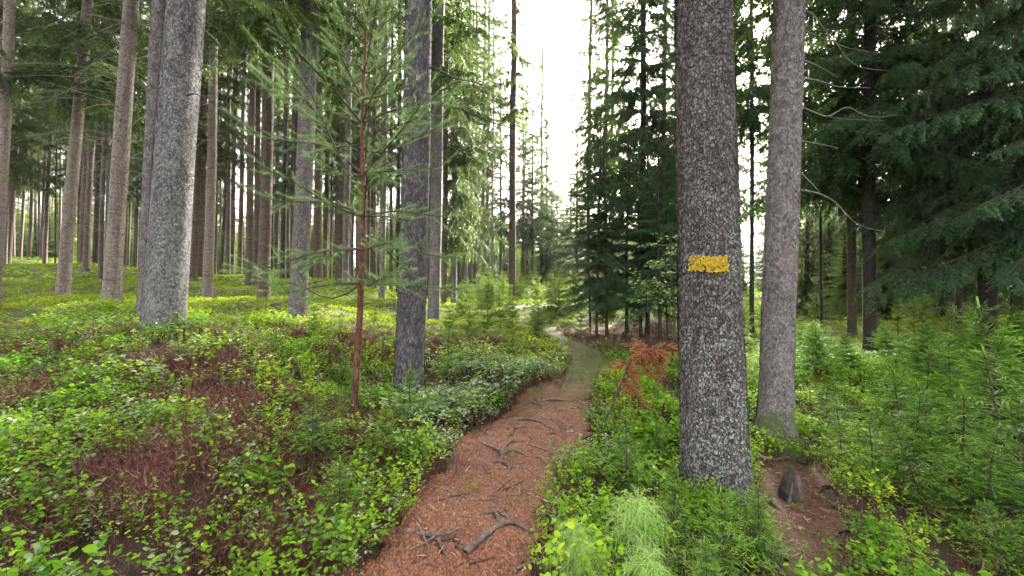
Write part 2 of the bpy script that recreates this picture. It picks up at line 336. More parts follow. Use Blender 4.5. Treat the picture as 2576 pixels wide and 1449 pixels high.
# ------------------------------------------------------------------ foliage templates
def twigT(L=.12, n=56, nl=.0145, w=.0062, wood=True, tip=.45, up=True, core=.055):
    s = np.linspace(.03, 1, n); a = Acc()
    phi = rng.uniform(-.35, np.pi+.35, n) if up else rng.uniform(0, 2*np.pi, n)
    ang = R(52)-s*R(22)+rng.normal(0, .12, n)
    d = np.stack([np.cos(ang), np.sin(ang)*np.cos(phi), np.sin(ang)*np.sin(phi)*.75], 1)
    b = np.stack([s*L, 0*s, 0*s], 1); wd = unit(np.cross(d, rng.normal(0, 1, (n, 3))))*w/2
    v = np.stack([b-wd, b+wd, b+d*(nl*(1-.1*s))[:, None]], 1).reshape(-1, 3)
    tt = np.repeat(np.clip(.25+tip*s**2+rng.normal(0, .07, n), 0, 1), 3); tt[2::3] += .06
    a.add(v, np.arange(3*n).reshape(-1, 3), 0, tt)
    cr = core*L; cs_ = np.array((.0, .25, .8, 1.04))*L; cw = np.array((.25, 1, .8, .05))*cr
    V = np.array([(cs_[i], cw[i]*math.cos(k*2.094+.5), cw[i]*math.sin(k*2.094+.5)) for i in range(4) for k in range(3)])
    Fc = [(i*3+k, i*3+(k+1) % 3, i*3+3+(k+1) % 3) for i in range(3) for k in range(3)]+[(i*3+k, i*3+3+(k+1) % 3, i*3+3+k) for i in range(3) for k in range(3)]
    if core: a.add(V, Fc, 0, np.repeat(np.array((.15, .25, .35+tip*.6, .4+tip)), 3))
    if wood:
        r = max(.0012, w*.6); a.add([(0,-r,0),(0,r,0),(L,0,0),(0,0,-r),(0,0,r),(L,0,0)], [(0,1,2),(3,4,5)], 1)
    return a.T()
def sprayT(tw, L=.4, step=.03, droop=.25, lmax=1.0, hang=0.0, seed=0):
    """a flat spray: an axis along +X with side twigs to both sides"""
    a = Acc(); n = int(L/step); s = (np.arange(n)+.5)/n
    ax = lambda s: np.stack([s*L, 0*s, -droop*L*s**2+.25*droop*L*s**4], 1)
    sc_ = lmax*(1-.72*s)*rng.uniform(.75, 1.15, n)
    for sd in (-1, 1):
        th = R(50)+rng.normal(0, .12, n)
        d = np.stack([np.cos(th), sd*np.sin(th), -.12-hang*rng.uniform(.3, 1.2, n)+rng.normal(0, .30, n)-droop*s], 1)
        a.addT(tw, ax(s), frames(d, roll=rng.normal(0, .25, n), scale=sc_), rng.normal(0, .06, n)+.22*s-.08)
    k = 5; ss = np.linspace(0, 1, k+1); p = ax(ss)
    d = np.diff(p, axis=0); a.addT(tw, p[:-1], frames(d, scale=np.linalg.norm(d, axis=1)/np.linalg.norm(tw[0][:, 0].max())), .1*ss[:-1])
    b = Acc(); tube(b, p, np.linspace(.006, .0015, k+1)*L/.4, 3); v, f, m, t = b.T(); a.add(v, f, 1, t)
    return a.T()
twN = [twigT() for _ in range(2)]
twM = twigT(.13, 22, .030, .013)
twF = twigT(.20, 9, .10, .046, wood=False, core=0)
twB = twigT(.12, 17, .040, .015)
sprN = [sprayT(twN[k % 2], .4, .046, .05+.15*k, 1.2) for k in range(3)]
sprM = [sprayT(twM, .42, .036, .15, 1.1, hang=.3*k) for k in range(2)]
sprB = [sprayT(twB, .60, .055, .35, 1.25, hang=.4+.4*k) for k in range(2)]
def farspray(L=.8, n=16, hang=.5):
    s = (np.arange(n)+.5)/n; th = R(48)+rng.normal(0, .2, n); sd = np.where(np.arange(n) % 2, 1, -1)
    d = np.stack([np.cos(th), sd*np.sin(th), -.2-hang*rng.uniform(.3, 1.6, n)], 1)
    a = Acc(); a.addT(twF, np.stack([s*L, 0*s, -.3*L*s**2], 1), frames(d, roll=rng.normal(0, .5, n), scale=(1.15-.6*s)), rng.normal(0, .1, n))
    return a.T()
farS = [farspray(hang=.2), farspray(hang=.9)]
def boughT(sprs, L=2.5, step=.16, droop=.3, hang=.4, side=.34, lift=.0, rad=.013, fill=.15):
    a = Acc(); n = int(L/step); s = fill+(1-fill)*(np.arange(n)+.5)/n
    ax = lambda s: np.stack([s*L, .06*L*np.sin(s*3+1), L*(lift*s-droop*s**2+.35*droop*s**4)], 1)
    l0 = sprs[0][0][:, 0].max()
    for sd in (-1, 1):
        th = R(52)+rng.normal(0, .15, n); sz = side*L*(1-.75*s)*rng.uniform(.7, 1.25, n)/l0+.12
        d = np.stack([np.cos(th), sd*np.sin(th), -hang*rng.uniform(.3, 1.5, n)], 1)
        for q in range(len(sprs)):
            k = np.arange(n) % len(sprs) == q
            a.addT(sprs[q], ax(s[k]), frames(d[k], roll=rng.normal(0, .2, k.sum()), scale=sz[k]), rng.normal(0, .07, k.sum()))
    a.addT(sprs[0], ax(np.array([.82])), frames(np.array([[1, 0, -droop]]), scale=.22*L/l0))
    b = Acc(); tube(b, ax(np.linspace(0, .95, 8)), np.linspace(rad, .004, 8), 4); v, f, m, t = b.T(); a.add(v, f, 1, t)
    return a.T()
bF = [boughT(farS, 2.4, .24, .32, .6), boughT(farS, 2.4, .24, .45, 1.0)]
bM = [boughT(sprM, 1.3, .12, .25, .4, side=.40), boughT(sprM, 1.3, .12, .35, .6, side=.38)]
bB = [boughT(sprB, 2.6, .20, .30, .7, side=.36), boughT(sprB, 2.6, .20, .42, 1.1, side=.34)]
def crownA(bT, L0, h0, h1, Htop, Rm, spacing=.5, per=5, drop0=0.0, asc=.5, dens=1.0, az=None, shape=.75):
    a = Acc(); h = h0
    while h < h1:
        f = (Htop-h)/(Htop-h0); r = Rm*max(.05, f)**shape
        n = max(3, int(per*dens*rng.uniform(.7, 1.3)))
        th = rng.uniform(0, 6.28)+np.arange(n)*6.283/n+rng.normal(0, .25, n)
        if az is not None: th = rng.uniform(az[0], az[1], n)
        el = -drop0+asc*(1-f)+rng.normal(0, .1, n)
        d = np.stack([np.cos(th)*np.cos(el), np.sin(th)*np.cos(el), np.sin(el)], 1)
        s_ = r/L0*rng.uniform(.65, 1.15, n); q = rng.integers(0, len(bT), n)
        hh = h+rng.uniform(-.5, .5, n)*spacing
        for k in range(len(bT)):
            m = q == k
            a.addT(bT[k], np.stack([0*hh[m], 0*hh[m], hh[m]], 1), frames(d[m], scale=s_[m]), rng.normal(0, .06, m.sum()))
        h += spacing*rng.uniform(.7, 1.3)
    return a
HT = 24.0
crownF = [crownA(bF, 2.4, h0, HT-.4, HT, rm, .55, 5, .25, .9, dn).mesh('crown', [N_far, W_twig]) for h0, rm, dn in ((7.5, 2.3, .9), (9.5, 2.1, .8), (6.0, 2.6, 1.0))]
crownH = [crownA(bF, 2.4, h0, HT-.4, HT, 2.0, .6, 5, .25, .9, .7).mesh('crown', [N_far, W_twig]) for h0 in (12.5, 15)]
crownD = [crownA(bF, 2.4, h0, HT-.4, HT, rm, .5, 6, .25, .9, dn).mesh('crown', [N_dark, W_twig]) for h0, rm, dn in ((5.0, 2.9, 1.0), (7.0, 2.6, 1.1))]
crownW = [crownA([bF[1]], 2.4, h0, HT-.4, HT, rm, .5, 6, .35, 1.0, 1.0).mesh('crown', [N_weep, W_twig]) for h0, rm in ((3.0, 2.6), (2.0, 2.2))]
youngF = [crownA(bF, 2.4, .25, 5.8, 6.0, rm, .20, 8, .1, .7, 1.0, shape=.9).mesh('foliage', [mt, W_twig]) for rm, mt in ((1.3, N_light), (1.5, N_far), (1.25, N_light))]
bushD = [crownA(bM, 1.3, h0, 6.0, 6.2, 1.35, .30, 6, .12, .7, .8, shape=.7).mesh('crown', [N_bough, W_twig]) for h0 in (1.3, 1.7)]
bigD = [crownA(bB, 2.6, h0, 13, 14, 3.0, .42, 6, .22, .6, 1.0, shape=.6).mesh('crown', [N_bough, W_twig]) for h0 in (2.2, 2.9)]
def deadT(h0, h1, n, L, drop=.5, th=.006):
    a = Acc()
    for _ in range(n):
        h = rng.uniform(h0, h1); az = rng.uniform(0, 6.28); l = L*rng.uniform(.3, 1.2); s = np.linspace(0, 1, 5)
        k = rng.normal(0, .25)
        p = np.stack([np.cos(az+k*s)*(s*l+.06), np.sin(az+k*s)*(s*l+.06), h+rng.uniform(-.1, .25)*l*s-drop*l*s**2], 1)
        tube(a, p, np.linspace(th, .0015, 5), 3)
        if rng.random() < .5:
            q = p[2]; e = q+np.array((rng.normal(0, .3), rng.normal(0, .3), -.15))*l; tube(a, [q, (q+e)/2+(0, 0, .02), e], [th*.5, .003, .001], 3)
    return a
deadM = [deadT(2.2, 9, 70, 1.7).mesh('dead_twigs', [W_dead]), deadT(3, 10, 55, 1.5).mesh('dead_twigs', [W_dark]), deadT(2.0, 8, 60, 1.3).mesh('dead_twigs', [W_dead])]
deadS = [deadT(.5, 2.2, 26, .8, .2, .004).mesh('dead_twigs', [W_dark]), deadT(.7, 2.6, 26, .9, .25, .004).mesh('dead_twigs', [W_dark])]

# ------------------------------------------------------------------ trees
def trunk_mesh(Hh, r, mat, seg=12, flare=.35, zs=None, flakes=0, fz=5, lich=0.0, bend=.02, stubs=0, lobes=5, taper=.62, rough=.02):
    if zs is None: zs = np.concatenate([[-.4, -.1, 0, .08, .18, .3, .5, .8], np.linspace(1.3, Hh, 14)])
    ph = rng.uniform(0, 6.28, 4); th = np.arange(seg)/seg*2*np.pi
    rad = lambda z, t: r*(1-taper*np.clip(z, 0, None)/Hh)*(1+flare*np.exp(-np.clip(z, -.1, None)/.22)*(1+.45*np.sin(lobes*t+ph[0])+.25*np.sin((lobes-2)*t+ph[1])))*(1+rough*np.sin(3*t+ph[2]+z*1.3)+rough*.8*np.sin(7*t+ph[3]-z*3.1))
    cx = lambda z: bend*np.sin(z*.55+ph[1]); cyy = lambda z: bend*np.sin(z*.43+ph[2])
    Zz, Tt = np.meshgrid(zs, th, indexing='ij'); rr = rad(Zz, Tt)
    v = np.stack([cx(Zz)+rr*np.cos(Tt), cyy(Zz)+rr*np.sin(Tt), Zz], 2)
    i = np.arange(len(zs)-1)[:, None]*seg; j = np.arange(seg)[None]; j2 = (j+1) % seg
    a = Acc(); a.add(v.reshape(-1, 3), np.stack([i+j, i+j2, i+seg+j2, i+seg+j], 2).reshape(-1, 4))
    if flakes:
        z = rng.uniform(-.1, fz, flakes); t = rng.uniform(0, 6.28, flakes)
        rr = rad(z, t); ou = np.stack([np.cos(t), np.sin(t), 0*t], 1); tg = np.stack([-np.sin(t), np.cos(t), 0*t], 1)
        c = ou*rr[:, None]+np.stack([cx(z), cyy(z), z], 1)
        w_ = rng.uniform(.006, .016, flakes)[:, None]; hh = rng.uniform(.008, .022, flakes)[:, None]; li = rng.uniform(.001, .006, flakes)[:, None]; up = np.array((0, 0, 1.))
        sk = rng.normal(0, .3, (flakes, 1)); lp = (fbm(t*3.5, z*4, 9)+(.60*np.exp(-z/1.1)-.17)*(lich > .5) > .93-.42*lich)[:, None]; w_ = np.where(lp, w_*.62, w_); hh = np.where(lp, hh*.62, hh)
        q = np.stack([c+tg*w_*.7+up*hh*.9-ou*.002, c-tg*w_*.7+up*hh-ou*.002, c-tg*w_*(1+sk)-up*hh*.2+ou*li*.7, c-up*hh*(1+sk)+ou*li*1.3, c+tg*w_*(1-sk)-up*hh*.1+ou*li], 1)
        fi = np.arange(flakes)[:, None]*5
        ff = np.concatenate([fi+np.array([[0, 1, 2]]), fi+np.array([[0, 2, 3]]), fi+np.array([[0, 3, 4]])])
        nz = fbm(t*3.5, z*4, 9)+(.60*np.exp(-z/1.1)-.17)*(lich > .5)
        ml = ((nz > .93-.42*lich) & (rng.random(flakes) < .30)).astype(int) if lich else np.zeros(flakes, int)
        a.add(q.reshape(-1, 3), ff, np.tile(ml, 3))
    for _ in range(stubs):
        z = rng.uniform(.8, 9); t = rng.uniform(0, 6.28); o = np.array((np.cos(t), np.sin(t), 0)); p0 = np.array((cx(z), cyy(z), z))+o*r*(1-taper*z/Hh)*.93; l = rng.uniform(.03, .09)
        tube(a, [p0, p0+o*l*.5+(0, 0, .005), p0+o*l+(0, 0, rng.uniform(-.02, .03))], [.012, .008, .003], 5, 2)
    return a
def make_tree(name, px, d, D, pxt, label, bark, crown=None, dead=None, group=None, Hh=HT, cat='tree', cs=1.0, depth_lean=0, **kw):
    D = D/math.sqrt(1+((px-CX)/F)**2); p = P(px, d); root = empty(name, p, label, cat, group)
    z0 = EYE+.7245*d-p.z; root.rotation_euler = (depth_lean, math.atan(((pxt-px)/F*d)/z0), rng.uniform(0, 6.28) if not kw.get('norot') else 0)
    # rotate about world Y after the spin: XYZ order applies x, y, z; so spin the children instead
    sp = root.rotation_euler.z; root.rotation_euler.z = 0
    kw.pop('norot', None)
    t = trunk_mesh(Hh, D/2, bark, **kw).build('trunk', [bark, L_lichen, W_dark], root, True); 
    if crown is not None:
        c = link('crown', crown, root); c.rotation_euler.z = sp; c.scale = (cs, cs, Hh/HT if Hh != HT else 1)
    if dead is not None:
        c = link('dead_twigs', dead, root); c.rotation_euler.z = sp*1.7
    return root
near_z = lambda top: np.concatenate([[-.5], np.arange(-.2, 5.2, .05), np.linspace(5.6, top, 12)])
# (px, depth, diameter, px at the top edge, label, bark, crown, dead, extras)
TF = make_tree('spruce_tree', 412, 4.6, .52, 466, 'thickest trunk of the left stand, crusted with pale green lichen', B_lichen, crownF[1], None, seg=48, zs=near_z(HT), flakes=19000, fz=5.2, lich=1.45, stubs=10, flare=.12, taper=.5)
make_tree('spruce_tree', 366, 6.4, .28, 403, 'smooth grey trunk pressed close behind the thick lichened trunk on its left side', B_grey, crownF[0], deadM[0], seg=28, zs=near_z(HT), flakes=5000, fz=6, lich=.4, stubs=10, flare=.5, taper=.3)
make_tree('spruce_tree', 281, 8, .40, 331, 'pale trunk with dark knots and a wide flared foot in yellow green moss', B_smooth, crownF[0], deadM[0], seg=28, zs=near_z(HT), flakes=2500, fz=7, stubs=34, flare=.45)
make_tree('spruce_tree', 158, 11, .42, 221, 'pinkish grey leaning trunk with dark knots, left of the pale flared trunk', B_smooth, crownF[2], deadM[2], seg=20, stubs=30, flare=.3)
make_tree('spruce_tree', 522, 12.6, .36, 541, 'straight greyish brown trunk standing alone right of the thick lichened trunk', B_smooth, crownF[1], deadM[0], seg=18, stubs=24, flare=.15)
make_tree('spruce_tree', 663, 11, .37, 678, 'reddish brown trunk with a flared foot beside a patch of brown litter', B_brown, crownF[0], deadM[1], seg=18, stubs=22, flare=.25, taper=.4)
make_tree('spruce_tree', 748, 8, .38, 783, 'grey trunk rising from pale green bilberry just left of the young pine', B_grey, crownF[2], None, seg=28, zs=near_z(HT), flakes=5000, fz=7, lich=.3, stubs=14, flare=.18, taper=.4)
TJ = make_tree('spruce_tree', 1030, 5, .365, 1051, 'dark furrowed trunk directly behind the young pine, left of the path', B_dark, crownF[1], None, seg=44, zs=near_z(HT), flakes=14000, fz=6, stubs=4, flare=.12, taper=.3)
TK = make_tree('spruce_tree', 1090, 12, .36, 1106, 'grey trunk showing just right of the dark furrowed trunk', B_grey, crownF[0], deadM[1], seg=20, flakes=2500, fz=10, stubs=14, flare=.1, taper=.05)
make_tree('spruce_tree', 1116, 17, .22, 1126, 'narrow reddish trunk between two grey trunks right of the pine', B_brown, crownF[1], deadM[1], stubs=10, taper=.1)
make_tree('spruce_tree', 1139, 17.5, .26, 1151, 'grey trunk with many bare drooping side branches at the edge of the clearing', B_grey, crownW[0], deadM[1], stubs=24, taper=.2)
make_tree('spruce_tree', 1287, 19, .34, 1293, 'tall slender trunk standing alone left of the bright gap in the forest', B_brown, crownF[1], deadM[1], stubs=8, taper=.35)
T1 = make_tree('spruce_tree', 1796, 3.0, .525, 1777, 'massive dark scaly trunk in front with a yellow painted stripe', B_mass, crownF[1], None, seg=64, zs=near_z(HT), flakes=26000, fz=4.2, lich=.85, flare=.16, taper=1.1, norot=True, lobes=5)
T2 = make_tree('spruce_tree', 1956, 4, .355, 1984, 'pinkish grey trunk with red paint traces right behind the massive striped trunk', B_red, crownF[2], None, seg=48, zs=near_z(HT), flakes=12000, fz=5, lich=.45, flare=.75, taper=.45, lobes=4, norot=True)
far = [  # px, depth, diameter, px at top edge, bark, crown
 (18,25,.50,68,B_brown,2),(-14,9.5,.36,24,B_smooth,0),(50,31,.33,84,B_brown,1),(72,30,.33,98,B_brown,0),(103,30,.28,128,B_brown,1),(113,26,.36,140,B_brown,2),(139,24,.13,146,B_black,1),
 (203,22,.40,232,B_brown,2),(217,19,.38,246,B_brown,0),(238,23,.36,262,B_black,1),(252,16,.22,275,B_brown,0),(310,24,.26,338,B_brown,2),(322,29,.20,345,B_brown,1),(342,28,.22,356,B_brown,0),
 (481,17,.40,514,B_brown,2),(499,19,.34,521,B_brown,1),(541,27,.22,552,B_brown,0),(556,25,.28,590,B_black,2),(582,27,.33,598,B_brown,1),(603,25,.35,618,B_brown,0),(624,17,.33,642,B_brown,1),(641,18,.29,656,B_brown,2),
 (696,30,.28,704,B_brown,0),(712,24,.33,722,B_black,1),(732,26,.22,741,B_brown,2),(798,18,.40,806,B_brown,0),(818,26,.34,826,B_brown,1),(832,28,.2,838,B_brown,2),(850,24,.34,855,B_brown,0),(870,17,.33,879,B_grey,1),
 (886,27,.23,892,B_brown,2),(897,29,.2,902,B_brown,0),(927,26,.22,931,B_brown,1),(962,15,.25,970,B_grey,2),(983,24,.24,987,B_brown,0),(1001,22,.28,1006,B_black,1),
 (1156,33,.17,1161,B_brown,0),(1172,33,.28,1182,B_grey,1),(1183,34,.27,1192,B_brown,2),(1195,31,.25,1200,B_brown,0),(1213,31,.27,1220,B_grey,1),(1223,31,.25,1232,B_brown,0),(1238,28,.15,1243,B_smooth,1),
 (1312,42,.27,1333,B_grey,0),(1361,38,.30,1365,B_brown,2)]
_r = np.random.default_rng(5)
far += [(q_, d_, _r.uniform(.20, .34), q_+_r.uniform(0, 16), (B_brown, B_brown, B_black, B_grey)[k % 4], k % 3) for k, (q_, d_) in enumerate(zip(_r.uniform(-60, 1080, 34), _r.uniform(20, 32, 34)))]
for k, (px, d, D, pt, bk, cr) in enumerate(far):
    zone = ('at the far left edge of the stand' if px < 120 else 'between the leaning trunk and the pale flared trunk' if px < 300 else 'showing beside the thick lichened trunk' if px < 500 else
            'in the row left of the reddish brown trunk' if px < 650 else 'between the reddish brown trunk and the young pine' if px < 860 else 'seen through the branches of the young pine' if px < 1010 else 'in the sunlit group left of the tall lone trunk' if px < 1250 else 'beyond the tall lone trunk by the bright gap')
    col = {B_brown.name: 'brown', B_black.name: 'blackish', B_grey.name: 'grey', B_smooth.name: 'pale'}[bk.name]
    size = 'sturdy' if D > .34 else 'slim' if D > .24 else 'thin'
    make_tree('spruce_tree', px, d, D, pt, f'{size} {col} spruce trunk {zone}', bk, crownH[k % 2] if k % 2 else crownF[cr], deadM[k % 3], group='spruce trunks far back in the left stand', stubs=8, taper=.45, seg=10)
# the second line that fills the back of the left stand
back = []
for k in range(48):
    back.append((rng.uniform(-160, 1210), rng.uniform(32, 46)))
for k, (px, d) in enumerate(back):
    r = P(px, d)
    make_tree('spruce_tree', px, d, rng.uniform(.24, .38), px+rng.uniform(0, 14), 'faint slender trunk in the deep background of the left stand', [B_brown, B_grey, B_black][k % 3], (crownH[0], crownF[1], crownH[1], crownF[0])[k % 4], None, group='faint trunks in the deep background', seg=8)
# right side: tall spruces around and behind the two big trunks
for px, d, D, pt, bk, cr, lb in [(1478,24,.27,1487,B_smooth,crownF[0],'very thin pale trunk at the right border of the bright gap'),(1522,20,.22,1527,B_grey,crownF[2],'slender trunk with thin drooping crown above the dark young spruces'),
     (1540,26,.24,1541,B_brown,crownF[0],'thin trunk just behind the slender one above the dark young spruces'),(1614,16,.30,1619,B_black,crownD[0],'dark full crowned spruce over the dark young spruces'),(1668,19,.26,1673,B_brown,crownF[2],'slender spruce left of the massive striped trunk'),
     (1892,12,.15,1891,B_black,crownD[1],'thin black trunk in the gap between the massive trunk and the pinkish one'),(2066,13,.10,2066,B_black,None,'thin dark stem standing right of the pinkish grey trunk'),
     (2145,12,.30,2140,B_brown,crownD[0],'mossy brown trunk left of the blackish trunk on the right'),(2189,10,.37,2186,B_black,crownD[0],'stout blackish trunk on the right in front of the bright meadow'),
     (2412,13,.26,2405,B_black,crownD[1],'dark trunk half hidden under the big boughs at far right'),(1725,22,.3,1722,B_black,crownD[0],'dark spruce behind the massive striped trunk'),(2040,21,.3,2040,B_black,crownF[0],'spruce with thin crown far behind the pinkish trunk'),
     (2290,19,.3,2288,B_black,crownD[0],'dark spruce behind the meadow right of the blackish trunk'),(1850,28,.3,1850,B_black,crownF[2],'distant spruce seen between the two big trunks'),(1960,30,.3,1960,B_black,crownD[1],'distant spruce hidden by the pinkish trunk')]:
    make_tree('spruce_tree', px, d, D, pt, lb, bk, crown=cr, dead=deadM[1], group='spruces on the right side', stubs=6, taper=.4, seg=14)
for k, (px, d) in enumerate([(2700,7.0),(2840,8.6),(2480,9.0),(2560,13),(2380,17),(2700,19),(2480,24)]):
    p = P(px, d); r = empty('large_spruce', p, ['broad dark spruce whose long boughs hang in from the right edge','dark spruce behind the nearest boughs at the right edge','shaded spruce in the dark hollow at right','shaded spruce behind the dark hollow at right','dark spruce behind the meadow at right','far dark spruce at the right edge','far dark spruce beyond the hollow'][k], 'tree', 'large dark spruces at right')
    trunk_mesh(15, .17, B_black, seg=14, stubs=4, taper=.8).build('trunk', [B_black, L_lichen, W_dark], r, True)
    c = link('crown', bigD[(k+1) % 2], r); c.rotation_euler.z = k*1.3+.4
    link('dead_twigs', deadS[k % 2], r)
# the group of dark young spruces left of the massive trunk
lbl = ['leftmost thin stem of the dark young spruces','thin stem with a stub, second of the dark young spruces','close neighbour of the second stem among the dark young spruces','sturdier stem in the middle of the dark young spruces','black crooked stem of the dark young spruces under the bright leaves','thick stem of the dark young spruces behind the bright leaves','dark young spruce stem over the orange dead twigs','slight crooked stem nearest the massive trunk']
for k, (px, d, D) in enumerate([(1482,12.4,.07),(1506,11,.08),(1521,11.2,.095),(1579,12,.10),(1611,11.2,.10),(1629,11.8,.15),(1659,10.5,.09),(1681,10.8,.05)]):
    p = P(px, d); r = empty('young_spruce', p, lbl[k], 'tree', 'dark young spruces left of the massive trunk')
    trunk_mesh(6.0, D/2, B_black, seg=10, flare=.2, bend=.05).build('trunk', [B_black, L_lichen, W_dark], r, True)
    c = link('crown', bushD[k % 2], r); c.rotation_euler.z = k*2.1; s = rng.uniform(.75, 1.0); c.scale = (s, s, rng.uniform(.72, .98) if k != 3 else 1.1)
    link('dead_twigs', deadS[k % 2], r)
# far forest: hazy conifers beyond the clearing and light green young growth behind the stand
def far_tree(px, d, Hh, me, label, group, sx=1.0, bark=B_brown):
    p = P(px, d); r = empty('distant_spruce', p, label, 'tree', group)
    t = link('trunk', farTrunk, r); t.scale = (1, 1, Hh/6.0)
    c = link('crown', me, r); base = 6.0 if me in youngF else HT
    c.scale = (sx*(Hh/6 if me in youngF else 1),)*2+(Hh/base,); c.rotation_euler.z = rng.uniform(0, 6.28)
farTrunk = trunk_mesh(6, .13, B_brown, seg=8).mesh('trunk', [B_brown, L_lichen, W_dark], True)
for k in range(120):
    px = rng.uniform(1150, 1800); d = rng.uniform(42, 90); Hh = (.10+.09*rng.random()+.10*max(0, (px-1420)/300))*d+1.5
    far_tree(px, d, max(Hh, 8), youngF[k % 3], 'hazy bluish spruce in the far treeline beyond the clearing', 'hazy treeline beyond the clearing', .9)
for k in range(130):
    px = rng.uniform(-200, 1200); d = rng.uniform(44, 70)
    far_tree(px, d, rng.uniform(7, 15), youngF[(0, 2, 1)[k % 3]], 'bright green young spruce glimpsed between the far trunks of the left stand', 'bright young growth behind the left stand', 1.0)
for k, (px, d, Hh) in enumerate([(2030,17,5.2),(2085,22,7),(2125,18,4.6),(2165,25,8),(2230,17,5),(2270,24,8.5),(2340,18,5.5),(2395,23,8),(2000,25,8),(2055,28,9),(2205,29,9.5),(2460,19,6)]):
    far_tree(px, d, Hh, youngF[(1, 0)[k % 4 == 2]], f'{["bushy", "taller", "small bushy", "tall bushy"][k % 4]} spruce behind the meadow, {"between the pinkish and the mossy trunk" if px < 2140 else "beside the stout blackish trunk" if px < 2260 else "under the hanging boughs"}', 'bushy spruces behind the right meadow', 1.0)
for k in range(46):
    px = rng.uniform(-170, 900) if k < 38 else rng.uniform(900, 1150); d = rng.uniform(35, 44)
    far_tree(px, d, rng.uniform(4.5, 8.0), youngF[(0, 2)[k % 2]], 'low bright green spruce filling the gaps between the rear trunks of the left stand', 'low bright spruces behind the left stand', 1.25)
for k in range(80):
    px = rng.uniform(1750, 2900); d = rng.uniform(26, 60)
    far_tree(px, d, rng.uniform(4, 16), youngF[1] if k % 2 else crownD[1], 'dark spruce in the dense backdrop on the right', 'dense dark backdrop on the right', .9)

for k, (px, d, Hh) in enumerate([(1340,34,15),(1376,38,17),(1402,44,15),(1316,36,20),(1452,30,12),(1436,38,11),(1260,33,19),(1228,38,22)]):
    far_tree(px, d, Hh, [crownF[2], crownW[1], crownD[0]][k % 3], ['slim spruce with ragged crown', 'spruce with drooping crown', 'leafy spruce'][k % 3]+f' standing in the bright gap, {["first", "second", "third", "fourth", "sixth", "fifth", "nearer", "farther"][k]} beyond the tall lone trunk', 'ragged spruces in the bright gap', 1.0)
# ------------------------------------------------------------------ saplings
def sapling(Hh, Rm, sprs, mat, whorl=.13, per=5, bare=.12, k0=.4, leaderT=None):
    """returns (stem acc, foliage acc)"""
    st = Acc(); b1 = rng.normal(0, .03, 2); s = np.linspace(0, 1, 7)
    ax = lambda t: np.stack([b1[0]*np.sin(t*2.5), b1[1]*np.sin(t*2), t*Hh], -1)
    tube(st, ax(s), np.linspace(.008*Hh+.002, .002, 7), 6)
    a = Acc(); h = bare*Hh; l0 = .4
    while h < Hh*.97:
        f = 1-h/Hh; r = Rm*(f**.8)*rng.uniform(.85, 1.1)+.03; n = max(3, per+rng.integers(-1, 2))
        th = rng.uniform(0, 6.28)+np.arange(n)*6.283/n+rng.normal(0, .2, n); el = .12+.65*(1-f)+rng.normal(0, .22, n)
        d = np.stack([np.cos(th)*np.cos(el), np.sin(th)*np.cos(el), np.sin(el)], 1); q = rng.integers(0, len(sprs), n)
        for k in range(len(sprs)):
            m = q == k
            if m.any(): a.addT(sprs[k], np.repeat(ax(np.array([h/Hh])), m.sum(), 0), frames(d[m], roll=rng.normal(0, .45, m.sum()), scale=r*rng.uniform(.75, 1.15, m.sum())/l0), rng.normal(.02, .08, m.sum()))
        h += whorl*(.5+.8*f)*rng.uniform(.8, 1.2)
    tw = twN[0]; a.addT(tw, np.array([[ax(np.array([1.0]))[0][0], ax(np.array([1.0]))[0][1], Hh*.95]]), frames(np.array([[.02, 0, 1.]]), scale=[.75]), [.2])
    return st, a
def sapset(mats, sprs, n, **kw):
    out = []
    for _ in range(n):
        st, fo = sapling(sprs=sprs, mat=None, **kw); out.append((st.mesh('stem', [W_twig]), fo.mesh('foliage', [mats, W_twig])))
    return out
S_near = sapset(N_fresh, sprN, 4, Hh=1.0, Rm=.46, whorl=.13, per=6)
S_mid = sapset(N_light, sprM, 4, Hh=1.4, Rm=.60, whorl=.18, per=5, bare=.08)
S_midg = sapset(N_fresh, sprM, 3, Hh=1.4, Rm=.66, whorl=.14, per=7, bare=.05)
def place_sap(st, px, d, h, label, group=None, wide=1.0, base=1.0, tilt=(0, 0), name='spruce_sapling', rot=None):
    p = P(px, d); r = empty(name, p-Vector((0, 0, .02)), label, 'sapling', group)
    s = h/base
    for nm, me in zip(('stem', 'foliage'), st):
        o = link(nm, me, r); o.scale = (s*wide, s*wide, s)
    r.rotation_euler = (tilt[0], tilt[1], rng.uniform(0, 6.28) if rot is None else rot)
    return r
near_saps = [ # px, depth, height, wide, label
 (795,2.75,.62,1.2,'bright spruce sapling low on the left of the path in front of the pine stem'),(1045,3.5,.62,1.0,'spruce sapling in front of the foot of the dark furrowed trunk'),(850,2.25,.42,1.3,'flat wide spruce sapling among the bilberry left of the path'),
 (1565,2.75,.66,.9,'spindly spruce sapling right of the path beside the massive trunk'),(1690,2.15,.55,.8,'spruce sapling with upright leader in front of the massive trunk'),(1805,1.95,.50,1.0,'spruce sapling in front of the right edge of the massive trunk'),
 (1900,2.1,.44,1.1,'low spruce sapling at bottom beside the bare soil'),(1760,1.75,.38,1.1,'dense spruce sapling behind the horsetails at the bottom edge'),(1655,3.4,.5,.9,'small spruce sapling left of the massive trunk foot'),
 (1480,2.0,.25,1.2,'tiny spruce sapling behind the horsetail'),(890,3.7,.55,1.1,'spruce sapling behind the foot of the pine'),(960,3.0,.45,1.0,'small spruce sapling between the pine and the path')]
for k, (px, d, h, wd, lb) in enumerate(near_saps): place_sap(S_near[k % 4], px, d, h*1.05, lb, wide=wd*1.3, group='spruce saplings along the path')
